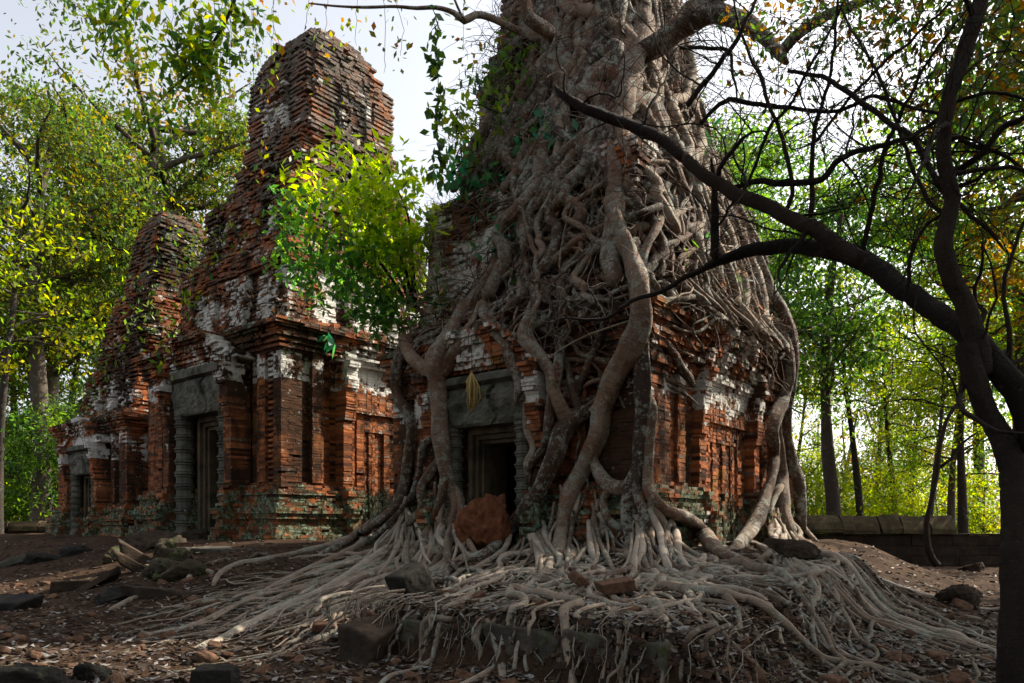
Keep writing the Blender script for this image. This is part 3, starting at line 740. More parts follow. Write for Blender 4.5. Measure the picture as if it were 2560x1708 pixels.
# ------------------------------------------------------------------ termite mound and dried bunch
def termite():
    bm = bmesh.new(); bmesh.ops.create_icosphere(bm, subdivisions=5, radius=1)
    for v in bm.verts:
        n_ = v.co.normalized(); p = n_*2.1
        r_ = 1+.20*mnoise.noise(n_*1.6)+.16*mnoise.noise(n_*3.1)+.10*mnoise.noise(n_*5.5)+.05*mnoise.noise(n_*11)+.03*mnoise.noise(n_*23)
        v.co = Vector((n_.x*r_*.50, n_.y*r_*.48, n_.z*r_*.58*(1.12 if n_.x > 0 else 1)))
    me = bpy.data.meshes.new('termite_mound'); bm.to_mesh(me); bm.free()
    for p in me.polygons: p.use_smooth = True
    me.materials.append(MTERM)
    o = bpy.data.objects.new('termite_mound', me); COL.objects.link(o); p = at(1213, 1350, 13.6)
    o.location = (p[0], p[1], 1.45); tag(o, 'rounded red-brown termite mound in front of the right doorway', 'termite mound')
termite()

# ------------------------------------------------------------------ the strangler fig
FIG_BASE = (CR[0], CR[1], 11.5)
FIG = thing('strangler_fig', 'huge strangler fig with grey-brown roots gripping the brick tower and spreading over the ground', 'tree', FIG_BASE)
ROOTS3D = []
def trace(px_pts, wpx, push=.7, name='root', mat=None, sides=12, ground=False, smooth=3, knob=.09, depth=None, seed=None, buf=None, parent=None, crook=0):
    """follow a root seen at px_pts (photograph pixels) lying on the tower or the ground; wpx = its width(s) in pixels"""
    P = np.array(px_pts, float); wv = np.interp(np.linspace(0, 1, len(P)), np.linspace(0, 1, len(np.atleast_1d(wpx))), np.atleast_1d(wpx).astype(float))
    Q = catmull(np.c_[P, wv], 14)
    if crook:
        for i_ in range(1, len(Q)-1):
            f_ = i_*14/42.0; Q[i_, 0] += crook*(nz(f_, P[0, 0]*.37)+.6*nz(f_*2.6, P[0, 1]*.31)); Q[i_, 1] += crook*(nz(f_, P[0, 1]*.53+9)+.6*nz(f_*2.6, P[0, 0]*.21+5))
    ds = []
    for q in Q:
        d = hit(q[0], q[1], ground); ds.append(np.nan if d is None else d)
    ds = np.array(ds)
    if np.isnan(ds).all(): ds[:] = 15.0
    bad = np.isnan(ds); ds[bad] = np.interp(np.flatnonzero(bad), np.flatnonzero(~bad), ds[~bad])
    if depth is not None: ds = np.interp(np.linspace(0, 1, len(ds)), np.linspace(0, 1, len(depth)), depth)
    else:
        for _ in range(smooth):
            e = np.r_[ds[:1], ds, ds[-1:]]; mn = np.minimum(np.minimum(e[:-2], e[2:]), e[1:-1]); av = (e[:-2]+e[1:-1]+e[2:])/3
            ds = .5*np.minimum(mn+.05, av)+.5*av
    rad = .5*Q[:, 2]*ds/FPX
    ds = ds-rad*push
    pts = np.stack([(Q[:, 0]-CXP)/FPX*ds, ds, EYE+(HYP-Q[:, 1])/FPX*ds], -1)
    sd = int(P[0, 0]*7+P[0, 1]*13) if seed is None else seed
    if buf is None:
        b = Buf(); tube(b, pts, rad, sides, knob, sd); b.build(name, mat or MROOT, parent or FIG, True)
    else: tube(buf, pts, rad, sides, knob, sd)
    ROOTS3D.append((pts, rad)); return pts, rad
# big roots over the tower front
TR = [
 ('B', [(640, 60), (610, 200), (600, 290), (555, 370), (500, 440), (430, 520), (380, 610), (335, 690), (325, 760), (340, 860), (345, 960), (355, 1060), (370, 1150), (390, 1230), (420, 1320), (400, 1420), (420, 1500)], [60, 62, 66, 66, 72, 78, 86, 108, 98, 76, 70, 68, 62, 58, 46, 34, 24]),
 ('B', [(590, 500), (545, 570), (480, 610), (420, 650), (380, 720), (350, 780)], [44, 44, 46, 44, 50, 50]),
 ('B', [(250, 560), (190, 640), (160, 740), (165, 850), (205, 920), (228, 1000), (215, 1090), (205, 1180), (180, 1290), (120, 1370), (30, 1430), (-80, 1500), (-180, 1550)], [30, 40, 46, 46, 50, 46, 46, 48, 52, 48, 44, 38, 26]),
 ('B', [(180, 600), (225, 690), (290, 740), (330, 790)], [40, 52, 60, 60]),
 ('B', [(360, 1120), (310, 1180), (265, 1260), (270, 1350), (200, 1420), (120, 1500), (40, 1560)], [36, 36, 34, 34, 34, 30, 24]),
 ('B', [(345, 1030), (280, 1060), (265, 1130), (255, 1200), (225, 1290), (150, 1390), (60, 1470)], [24, 28, 28, 30, 32, 34, 28]),
 ('B', [(400, 1230), (440, 1310), (440, 1400), (480, 1500), (520, 1560)], [36, 34, 30, 26, 20]),
 ('B', [(370, 1210), (350, 1310), (310, 1400), (280, 1500), (240, 1568)], [44, 42, 38, 34, 26]),
 ('B', [(610, 200), (620, 300), (560, 430), (540, 500), (590, 580), (640, 640), (660, 720), (695, 780), (690, 840), (670, 900)], [40, 44, 46, 50, 50, 52, 48, 50, 36, 14]),
 ('B', [(790, 300), (800, 400), (730, 540), (720, 610), (780, 670), (830, 750), (840, 820), (870, 900), (900, 970)], [50, 56, 62, 64, 62, 62, 58, 62, 70]),
 ('B', [(1010, 915), (950, 945), (890, 1000), (855, 1090), (815, 1190), (770, 1280), (720, 1350), (660, 1420), (600, 1500), (520, 1560)], [40, 70, 88, 84, 82, 82, 76, 66, 54, 40]),
 ('B', [(1010, 930), (1040, 900), (1080, 830), (1110, 760)], [46, 52, 60, 60]),
 ('B', [(1100, 0), (1125, 120), (1175, 230), (1205, 330), (1222, 450), (1215, 560), (1185, 640), (1130, 740), (1085, 830), (1055, 920), (1040, 1010), (1010, 1090), (970, 1170), (935, 1240), (905, 1300), (885, 1400), (870, 1500), (860, 1590)], [82, 84, 88, 84, 84, 90, 108, 92, 88, 86, 82, 84, 82, 80, 84, 66, 58, 48]),
 ('B', [(1215, 540), (1228, 680), (1232, 800), (1238, 900), (1230, 1000), (1222, 1100), (1212, 1190), (1190, 1260), (1165, 1340), (1170, 1440), (1190, 1540)], [70, 66, 70, 72, 66, 66, 76, 90, 62, 52, 44]),
 ('B', [(1185, 1260), (1110, 1255), (1055, 1215), (1020, 1150), (1010, 1090)], [66, 60, 56, 50, 46]),
 ('B', [(1110, 1250), (1060, 1300), (1080, 1390), (1150, 1440)], [44, 40, 36, 34]),
 ('B', [(1210, 1280), (1235, 1360), (1250, 1450), (1290, 1550)], [58, 54, 50, 44]),
 ('B', [(1245, 840), (1272, 910), (1266, 1000), (1258, 1110), (1255, 1200), (1270, 1290), (1330, 1350), (1430, 1390), (1505, 1460), (1560, 1530), (1640, 1580)], [40, 48, 40, 42, 48, 56, 62, 64, 66, 64, 56]),
 ('B', [(1080, 480), (1060, 560), (1010, 680), (960, 800), (940, 870)], [36, 38, 38, 34, 24]),
 ('B', [(900, 560), (870, 680), (855, 790), (830, 870), (820, 980), (800, 1080), (740, 1160), (725, 1240)], [40, 42, 46, 40, 42, 40, 30, 20]),
 ('B', [(900, 700), (930, 830), (950, 900), (980, 940)], [34, 40, 44, 40]),
 ('B', [(720, 880), (725, 1000), (755, 1080), (730, 1150), (735, 1230)], [20, 30, 26, 30, 22]),
 ('B', [(400, 1270), (470, 1330), (560, 1400), (560, 1470), (480, 1530)], [1, 1, 1, 1, 1]),
 ('B', [(1560, 100), (1650, 270), (1715, 390), (1790, 520), (1845, 610), (1865, 720), (1850, 830), (1820, 920), (1795, 1000), (1808, 1090), (1800, 1190), (1765, 1290), (1735, 1370), (1695, 1450), (1630, 1520), (1560, 1560)], [48, 56, 60, 58, 62, 62, 60, 56, 52, 46, 48, 56, 62, 58, 42, 30]),
 ('B', [(1700, 180), (1760, 320), (1800, 420), (1855, 510), (1885, 640), (1880, 760), (1858, 880), (1850, 970), (1862, 1060), (1885, 1160), (1912, 1250), (1920, 1370), (1935, 1440)], [40, 50, 54, 54, 56, 54, 54, 50, 48, 52, 54, 46, 30]),
 ('B', [(1815, 920), (1815, 1030), (1830, 1120), (1838, 1220), (1840, 1310), (1850, 1400), (1905, 1480), (2000, 1540), (2100, 1590)], [40, 44, 46, 56, 62, 66, 56, 44, 30]),
 ('B', [(1830, 1250), (1790, 1330), (1780, 1410), (1800, 1480), (1850, 1540)], [36, 32, 26, 24, 20]),
 ('B', [(1870, 1120), (1875, 1220), (1900, 1320), (1940, 1430), (2000, 1500)], [30, 30, 26, 20, 14]),
 ('B', [(1850, 540), (1830, 640), (1800, 560), (1750, 470)], [36, 36, 34, 30]),
 # upper part
 ('D', [(765, -40), (770, 120), (770, 260), (775, 400), (790, 520), (835, 680), (850, 820), (852, 960), (858, 1090), (845, 1180), (840, 1300), (870, 1400)], [84, 84, 80, 78, 78, 80, 82, 80, 90, 94, 90, 80]),
 ('D', [(1030, 0), (990, 160), (950, 280), (915, 400), (905, 520), (890, 640), (950, 800)], [110, 120, 120, 105, 86, 70, 52]),
 ('D', [(500, -40), (530, 100), (565, 220), (600, 330), (610, 480), (590, 640), (620, 780), (640, 900), (680, 1060)], [130, 136, 128, 110, 84, 64, 50, 44, 36]),
 ('D', [(850, -20), (790, 60), (730, 130), (660, 210), (620, 320), (605, 440)], [64, 64, 62, 62, 54, 44]),
 ('D', [(660, -30), (680, 90), (700, 220), (690, 400), (700, 560), (740, 700), (760, 860), (780, 1000)], [56, 56, 52, 46, 42, 38, 34, 30]),
 ('D', [(905, -30), (880, 120), (850, 260), (830, 400), (820, 520)], [50, 50, 46, 42, 36]),
 ('D', [(440, 700), (390, 850), (385, 980), (415, 1130), (440, 1260), (410, 1400), (420, 1520)], [64, 72, 72, 74, 74, 70, 60]),
 ('D', [(600, 860), (540, 930), (530, 1030), (545, 1120), (555, 1190)], [44, 54, 54, 48, 40]),
 ('D', [(500, 880), (490, 1000), (490, 1120), (470, 1220), (400, 1300), (280, 1400), (160, 1480), (60, 1540)], [36, 40, 40, 42, 50, 56, 52, 40]),
 ('D', [(330, 1180), (270, 1300), (190, 1400), (150, 1500), (110, 1560)], [44, 50, 54, 50, 40]),
 ('D', [(520, 540), (390, 610), (280, 670), (220, 730), (190, 800)], [30, 38, 44, 44, 30]),
 ('D', [(480, 600), (410, 680), (270, 780), (120, 870), (20, 930)], [26, 32, 34, 34, 28]),
 ('D', [(420, 480), (330, 560), (280, 610), (250, 700), (200, 770)], [20, 30, 32, 34, 26]),
 ('D', [(1080, 1010), (960, 1060), (830, 1080), (700, 1130), (600, 1200), (520, 1230)], [36, 42, 46, 42, 38, 30]),
 ('D', [(1130, 600), (1250, 760), (1300, 900), (1290, 1030), (1240, 1100), (1290, 1200), (1370, 1280), (1480, 1380)], [40, 46, 50, 56, 60, 56, 50, 44]),
 ('D', [(1060, 440), (1160, 560), (1240, 640), (1330, 760), (1400, 880), (1450, 1020), (1540, 1180), (1600, 1300)], [50, 52, 54, 54, 50, 50, 48, 46]),
 ('D', [(980, 560), (1040, 720), (1090, 860), (1100, 1000), (1060, 1120), (1000, 1240), (990, 1360)], [44, 42, 42, 44, 44, 44, 40]),
 ('D', [(940, 1180), (980, 1280), (960, 1400), (1000, 1500), (990, 1568)], [60, 56, 56, 62, 60]),
 ('D', [(560, 1200), (620, 1290), (590, 1400), (600, 1500)], [44, 44, 46, 46]),
]
for c, pts, wv in TR:
    if max(wv) <= 1: continue
    s_ = CROP[c][2]; trace(T(c, pts), [q/s_ for q in wv], .55, sides=20, knob=.11)
# roots running over the ground
TG = [
 ('H', [(1180, 150), (1190, 250), (1200, 350), (1240, 440), (1330, 470), (1440, 520), (1560, 570), (1640, 640)], [62, 58, 56, 60, 58, 46, 38, 26]),
 ('H', [(1290, 160), (1300, 330), (1330, 440), (1420, 500), (1600, 560), (1760, 640), (1800, 720), (1820, 850), (1860, 960)], [60, 58, 54, 50, 46, 40, 36, 30, 20]),
 ('H', [(900, 40), (870, 150), (850, 260), (820, 370), (790, 480), (700, 560), (600, 620), (450, 690), (330, 740)], [62, 62, 58, 54, 46, 38, 32, 28, 18]),
 ('H', [(680, 80), (620, 220), (560, 330), (420, 400), (250, 450), (120, 520), (0, 600)], [60, 54, 50, 40, 36, 30, 22]),
 ('H', [(760, 50), (700, 180), (660, 300), (560, 430), (380, 540), (200, 650), (90, 710)], [52, 50, 46, 40, 36, 30, 22]),
 ('H', [(640, 160), (590, 290), (430, 340), (300, 400), (120, 440), (-60, 500)], [40, 44, 40, 36, 30, 22]),
 ('H', [(1340, 130), (1430, 200), (1560, 235), (1640, 310), (1700, 380), (1820, 430), (1960, 500), (2100, 570), (2260, 630), (2380, 690)], [70, 74, 72, 70, 60, 50, 44, 36, 30, 20]),
 ('H', [(1350, 340), (1500, 430), (1700, 520), (1900, 600), (2100, 680), (2250, 760), (2350, 820)], [48, 54, 50, 44, 36, 30, 18]),
 ('H', [(1440, 500), (1540, 610), (1620, 710), (1700, 800), (1780, 890), (1880, 980), (1970, 1070)], [40, 44, 44, 42, 46, 44, 32]),
 ('H', [(1330, 600), (1390, 680), (1410, 800), (1450, 900), (1500, 970), (1500, 1080)], [32, 36, 36, 34, 32, 26]),
 ('H', [(1300, 570), (1130, 620), (960, 665), (780, 700), (670, 745), (640, 860)], [30, 32, 30, 28, 24, 16]),
 ('H', [(1110, 690), (1160, 760), (1170, 880), (1130, 1030)], [28, 32, 30, 20]),
 ('H', [(520, 740), (490, 770), (510, 880), (550, 1000), (550, 1085)], [28, 34, 34, 30, 22]),
 ('H', [(170, 690), (150, 740), (140, 860), (100, 1040)], [20, 24, 22, 12]),
 ('H', [(2000, 120), (2040, 260), (2120, 320), (2250, 400), (2350, 450), (2500, 560), (2680, 680)], [50, 52, 48, 40, 34, 26, 14]),
 ('H', [(1960, 160), (1930, 260), (1860, 320), (1960, 370), (2080, 420), (2180, 480)], [56, 56, 44, 36, 28, 18]),
 ('H', [(2080, 290), (2190, 370), (2300, 460), (2420, 560), (2560, 660), (2700, 740)], [30, 32, 32, 28, 24, 14]),
 ('H', [(1880, 330), (1800, 370), (1740, 380)], [30, 26, 16]),
 ('G', [(1850, 80), (1800, 160), (1700, 220), (1560, 290), (1350, 340), (1200, 370), (1080, 390), (1000, 440), (975, 500)], [36, 38, 40, 38, 32, 30, 28, 24, 16]),
 ('G', [(1800, 200), (1620, 320), (1400, 420), (1200, 520), (1000, 620), (870, 680), (700, 710), (580, 735)], [30, 36, 34, 30, 28, 30, 22, 12]),
 ('G', [(1860, 260), (1750, 340), (1500, 500), (1300, 590), (1100, 690), (920, 780)], [34, 42, 44, 48, 40, 22]),
 ('G', [(1990, 180), (1900, 330), (1700, 430), (1400, 550), (1230, 630), (1000, 740), (880, 775)], [44, 44, 40, 36, 34, 26, 14]),
 ('G', [(870, 525), (740, 520), (620, 545), (540, 580), (490, 605)], [18, 28, 30, 26, 14]),
 ('G', [(985, 430), (930, 415), (880, 430), (855, 475)], [16, 24, 24, 14]),
 ('G', [(1240, 350), (1180, 340), (1130, 375)], [14, 18, 10]),
 ('G', [(1080, 360), (1000, 375), (930, 390)], [12, 20, 10]),
 ('G', [(1960, 600), (1830, 660), (1700, 740), (1680, 800)], [20, 24, 26, 12]),
 ('G', [(2080, 640), (1960, 640), (1940, 740), (1930, 900)], [26, 30, 26, 14]),
 ('G', [(2240, 640), (2280, 760), (2310, 930)], [28, 32, 26]),
]
for c, pts, wv in TG:
    s_ = CROP[c][2]; trace(T(c, pts), [q*1.1/s_ for q in wv], .95, mat=MROOTG, ground=True, sides=10, smooth=1)
# thin roots woven over the upper tower: walked down the tower's sloping hull
def hullR(phi, z, p=5.0):
    return prof(R_PROF, z)/((abs(math.cos(phi))**p+abs(math.sin(phi))**p)**(1/p))
def hull_pt(phi, z, off):
    r = hullR(phi, z)+off; a = r*math.sin(phi); b = -r*math.cos(phi)        # phi=0 : front, pi/2 : right side
    xy = CR+U*a+V*b; return np.array([xy[0], xy[1], z])
fine = Buf(); fr2 = np.random.RandomState(21)
def weave(phi, z, r, zend, mer, sd, sides=6, layer=0):
    pts = []; rad = []; dphi = 0; k = 0; L = fr2.uniform(3, 9); r0 = r; vz = 1.0
    while z > zend and len(pts) < 160:
        off = layer+r*.8+.10*max(0, nz(phi*3+sd, z*.9))
        if -.85 < phi < -.16 and 5.9 < z < 9.0: break
        pts.append(hull_pt(phi, z, off)); rad.append(r)
        dphi = .82*dphi+fr2.normal()*mer
        vz = .85*vz+.15*max(.15, fr2.normal(.9, .5))
        z -= .11*vz; phi += dphi*.11*3/max(1.5, prof(R_PROF, z)); r = max(r0*.35, r*(1-.004))
        # keep the doorway and the bare brick of the right-hand face clear
        h = float(hullR(phi, z)); s_ = h*math.sin(phi)
        if math.cos(phi) > .5 and abs(s_+.1) < 1.15 and z < 4.6: break
        if math.sin(phi) > .75 and -1.7 < -h*math.cos(phi) < 2.9 and z < 5.3: break
    if len(pts) > 4: tube(fine, np.array(pts), np.array(rad), sides, .1, sd)
for i in range(290):
    phi = fr2.uniform(-.35, 2.7) if fr2.rand() < .78 else fr2.uniform(-1.7, -.3); z = fr2.uniform(6.5, 12.0)
    weave(phi, z, fr2.choice([.025, .04, .06, .085, .115], p=[.40, .28, .18, .09, .05]), fr2.uniform(4.6, 6.4) if fr2.rand() < .85 else 1.2, fr2.choice([.08, .13, .22]), i, 8, fr2.uniform(-.16, .30))
for i in range(44):
    phi = fr2.uniform(-.1, 1.9); z = fr2.uniform(10, 15.5)
    weave(phi, z, fr2.uniform(.09, .17), fr2.uniform(5.5, 8.5), .13, i+500, 10, fr2.uniform(.0, .2))
for i in range(70):
    phi = fr2.uniform(-1.2, .9); z = fr2.uniform(5.0, 7.5)
    weave(phi, z, fr2.choice([.02, .03, .045, .06]), fr2.uniform(1.2, 4), .5, i+900, 6, fr2.uniform(-.02, .1))
def cross(phi, z, dirn, r, n, sd):
    pts = []
    for i in range(n):
        pts.append(hull_pt(phi, z, r*.8+.12)); phi += dirn*.11/ max(1.5, prof(R_PROF, z)); z += -.03+fr2.normal()*.05
    tube(fine, catmull(np.array(pts)[::3], .1), r, 6, .12, sd)
for i in range(40): cross(fr2.uniform(.1, 2.6), fr2.uniform(5.3, 11.5), fr2.choice([-1, 1]), fr2.uniform(.012, .035), fr2.randint(10, 26), i+300)
# open
fo = fine.build('root_tangle', MROOT, FIG, True); fo['kind'] = 'stuff'
# fine roots fanning over the mound
gf = Buf(); gr = np.random.RandomState(31); STARTS = []
def ground_walk(x, y, hd, r, L, lvl, sd):
    pts = []; rad = []; s = 0; st = .09; r0 = r; k = 0; bias = gr.normal()*.02
    sx, sy = x, y
    stack = gr.uniform(.0, .03)/(1+lvl)
    while s < L:
        z = float(zg(x, y)); lift = .5*r+stack+.05*max(0, nz(x*1.7+sd*.1, y*1.7, lvl))
        pts.append((x, y, z+lift)); rad.append(r)
        hd += gr.normal()*.21+bias
        # drift outward from the tower
        out = math.atan2(y-(CR[1]+.5), x-CR[0]); dlt = (out-hd+math.pi) % (2*math.pi)-math.pi; hd += .05*dlt
        x += math.cos(hd)*st; y += math.sin(hd)*st; s += st
        r = max(.006, r0*(1-.75*s/L))
        if lvl < 3 and gr.rand() < (.075 if lvl < 2 else .035): 
            ground_walk(x, y, hd+gr.choice([-1, 1])*gr.uniform(.3, .8), r*gr.uniform(.45, .8), (L-s)*gr.uniform(.4, .9), lvl+1, sd*7+k); k += 1
    if len(pts) < 5: return
    P = np.array(pts)
    # let it bend over the ledge instead of cutting through
    tube(gf, P, np.array(rad), 6 if r0 > .03 else 5, .1, sd)
starts = [(985, 1380), (1005, 1395), (1030, 1390), (1060, 1380), (1085, 1370), (1110, 1365), (1135, 1370), (1160, 1375), (1290, 1345), (1315, 1350), (1340, 1360), (1370, 1380), (1400, 1370), (1440, 1380), (1480, 1375), (1520, 1370), (1560, 1365), (1590, 1360), (1640, 1370), (1690, 1365), (1760, 1400), (1830, 1420), (1890, 1395), (1930, 1390), (1965, 1375), (1990, 1380), (2010, 1370), (1050, 1420), (1120, 1440), (1250, 1430), (1330, 1440), (1420, 1450), (1500, 1460), (1600, 1450), (1450, 1470), (1280, 1480), (1180, 1490), (1540, 1480), (1650, 1460)]
for i, (px, py) in enumerate(starts):
    d = hit(px, py, True)
    p = at(px, py, d)
    for q in range(1+(i % 2)):
        hd = math.atan2(p[1]-(CR[1]+.5), p[0]-CR[0])+gr.normal()*.35-(.35 if px < 1170 else 0)
        ground_walk(p[0], p[1], hd, .022+.055*gr.rand()**1.6, gr.uniform(2.2, 6.5), 0, i*31+q)
for i in range(160):
    c0 = [(935, 1150, 25), (1010, 1120, 45), (1045, 1130, 30), (1230, 1150, 35), (1290, 1120, 40), (1370, 1130, 45), (1480, 1140, 40), (1530, 1200, 30), (1775, 1180, 20), (1800, 1200, 20)][gr.randint(10)]
    x0 = c0[0]+gr.normal()*c0[2]*.38; y0 = c0[1]+gr.uniform(-20, 80); y1 = gr.uniform(1270, 1330); side = -1 if c0[0] < 1060 else 1 if c0[0] > 1700 else gr.normal()
    x1 = x0+gr.normal()*50+side*50*(1 if abs(side) == 1 else .7)
    r_ = (.02+.05*gr.rand()**1.5); dd = hit(x0*1.0894, y0*1.0894) or 14
    pts, rad = trace([S(x0, y0), S(x0+(x1-x0)*.2+gr.normal()*12, y0+(y1-y0)*.35), S(x0+(x1-x0)*.5+gr.normal()*14, y0+(y1-y0)*.7), S(x1, y1)], [2*r_*.8/dd*FPX, 2*r_/dd*FPX, 2*r_/dd*FPX, 2*r_*.9/dd*FPX], .5, buf=gf, sides=7, knob=.12, seed=i*17)
    e = pts[-1]; ground_walk(e[0], e[1], math.atan2(e[1]-(CR[1]+.5), e[0]-CR[0])+gr.normal()*.3, r_*.9, gr.uniform(1.5, 5), 1, i*53+7)
# root hairs hanging over the ledge
for i in range(150):
    a_ = gr.choice([-1.0, -.2, .1, 1.1, 2.2, 3.0])+gr.normal()*.45; p = uvpos(a_, -5.46+gr.normal()*.06); z = .64+gr.normal()*.05; x, y = p; pts = [(x+V[0]*.5, y+V[1]*.5, z+.06), (x+V[0]*.2, y+V[1]*.2, z+.05)]
    for q in range(gr.randint(4, 11)):
        pts.append((x, y, z)); z -= gr.uniform(.04, .12); x += gr.normal()*.035-V[0]*.025; y += gr.normal()*.035-V[1]*.025
    r_h = .004+.03*gr.rand()**4; tube(gf, catmull(np.array(pts), .06) if r_h > .012 else np.array(pts), r_h, 6 if r_h > .012 else 4, .1, i)
o = gf.build('root_mat', MROOTG, FIG, True); o['kind'] = 'stuff'
# bare twigs bristling over the tower
tw = Buf(); tr_ = np.random.RandomState(41)
for i in range(2300):
    phi = tr_.uniform(-.9, 2.3); z = tr_.uniform(5.2, 13.0)
    p = hull_pt(phi, z, .1); nrm = p[:2]-CR; nrm /= np.linalg.norm(nrm)
    d = np.array([nrm[0]*.5, nrm[1]*.5, 0])+tr_.normal(size=3)*np.array([.6, .6, .55]); d /= np.linalg.norm(d)
    n = tr_.randint(5, 12); pts = [p]
    for q in range(n): d = d+tr_.normal(size=3)*.28+np.array([0, 0, -.06]); d /= np.linalg.norm(d); pts.append(pts[-1]+d*.14)
    tube(tw, np.array(pts), np.linspace(1, .4, n+1)*tr_.uniform(.004, .012), 4, .05, i)
tw.build('twigs', MTWIG, FIG, True)['kind'] = 'stuff'
# trunk behind the roots, and the big grey limbs that leave the frame
tb = Buf()
tp = [hull_pt(.55, z, 0) for z in (9.5,)]
tc = lambda px, z, dep: np.array([(px-CXP)/FPX*dep, dep, z])
tube(tb, catmull([tc(1500, 9.0, 16.0), tc(1480, 11.2, 15.8), tc(1490, 13, 15.6), tc(1500, 15.5, 15.6), tc(1510, 18, 15.8)], .2), np.linspace(.8, 1.05, 1000)[:len(catmull([tc(1500, 9.0, 16.0), tc(1480, 11.2, 15.8), tc(1490, 13, 15.6), tc(1500, 15.5, 15.6), tc(1510, 18, 15.8)], .2))], 20, .16, 5)
tb.build('trunk', MROOT, FIG, True)
for pts, wv, dp in (
  (T('D', [(860, 330), (950, 285), (1080, 205), (1200, 115), (1320, 65), (1450, 95), (1560, 155), (1640, 235), (1700, 310)]), [90, 92, 96, 100, 92, 84, 76, 62, 40], (14.6, 14.4, 14.2, 14, 13.5)),
  (T('E', [(440, 235), (480, 180), (560, 115), (650, 60), (760, 20), (860, -40)]), [52, 56, 54, 50, 50, 50], (13.6, 13, 12.5)),
  (T('D', [(1180, 130), (1230, 40), (1330, -10), (1450, -60)]), [80, 74, 70, 66], (14.2, 14.2, 14)),
  (T('C', [(1480, 150), (1400, 110), (1330, 80), (1270, 70), (1220, 95), (1170, 60), (1090, 35), (1000, 38), (900, 30), (780, 34), (640, 30), (500, 15)]), [34, 30, 30, 28, 30, 22, 18, 16, 14, 13, 11, 7], (14.3, 13.8, 13.4, 13)),
  (T('C', [(1225, 95), (1200, 60), (1175, 0), (1160, -40)]), [16, 13, 11, 10], (13.6, 13.4)),
  (T('D', [(560, 180), (440, 90), (420, 20), (390, -40)]), [80, 62, 60, 56], (14.2, 14.0))):
    s_ = 1.9; trace(pts, [q/s_ for q in wv], 0, name='branch', depth=dp)

# ------------------------------------------------------------------ dark tree in the right foreground
DT = thing('foreground_tree', 'dark leaning tree with long bare limbs at the right edge', 'tree', (4.3, 6.5, 0))
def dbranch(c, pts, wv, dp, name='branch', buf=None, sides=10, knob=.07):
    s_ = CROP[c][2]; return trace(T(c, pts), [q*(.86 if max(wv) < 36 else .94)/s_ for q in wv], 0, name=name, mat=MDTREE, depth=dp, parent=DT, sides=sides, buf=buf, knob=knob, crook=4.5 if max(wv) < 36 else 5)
limbs = []
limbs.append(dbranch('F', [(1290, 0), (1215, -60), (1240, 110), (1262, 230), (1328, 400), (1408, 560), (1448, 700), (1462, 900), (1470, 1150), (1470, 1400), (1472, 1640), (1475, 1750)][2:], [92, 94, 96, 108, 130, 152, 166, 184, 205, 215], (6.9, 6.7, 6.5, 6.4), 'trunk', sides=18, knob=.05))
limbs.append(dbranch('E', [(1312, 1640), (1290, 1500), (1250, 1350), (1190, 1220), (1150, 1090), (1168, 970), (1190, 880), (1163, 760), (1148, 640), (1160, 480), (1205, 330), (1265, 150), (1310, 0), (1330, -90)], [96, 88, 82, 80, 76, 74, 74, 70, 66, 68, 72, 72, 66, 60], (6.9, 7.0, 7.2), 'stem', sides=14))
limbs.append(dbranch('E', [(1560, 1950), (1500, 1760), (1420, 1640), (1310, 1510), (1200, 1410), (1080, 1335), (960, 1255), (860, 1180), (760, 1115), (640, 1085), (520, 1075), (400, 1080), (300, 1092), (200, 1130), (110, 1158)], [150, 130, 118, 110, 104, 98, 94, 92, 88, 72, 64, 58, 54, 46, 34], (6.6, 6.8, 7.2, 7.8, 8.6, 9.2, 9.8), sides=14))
limbs.append(dbranch('B', [(1600, 262), (1520, 290), (1400, 350), (1310, 405), (1180, 440), (1100, 505), (1010, 525), (900, 515), (800, 540)], [42, 34, 28, 24, 20, 17, 13, 9, 5], (9.7, 10.4, 11), sides=8))
limbs.append(dbranch('E', [(800, 1135), (720, 1085), (640, 1035), (560, 985), (450, 930), (330, 880), (215, 825), (110, 765), (10, 680)], [70, 66, 66, 64, 62, 60, 58, 54, 50], (7.8, 8.2, 8.6, 9.0), sides=12))
limbs.append(dbranch('D', [(1200, 775), (1130, 720), (1020, 650), (870, 590), (750, 550), (650, 495), (590, 458), (572, 436), (560, 405)], [56, 54, 56, 54, 50, 44, 34, 22, 6], (9.0, 9.4, 9.8), sides=12))
limbs.append(dbranch('B', [(1530, -180), (1545, -60), (1545, 60), (1545, 160), (1550, 262)], [10, 30, 40, 42, 44], (9.2, 9.6), sides=10))
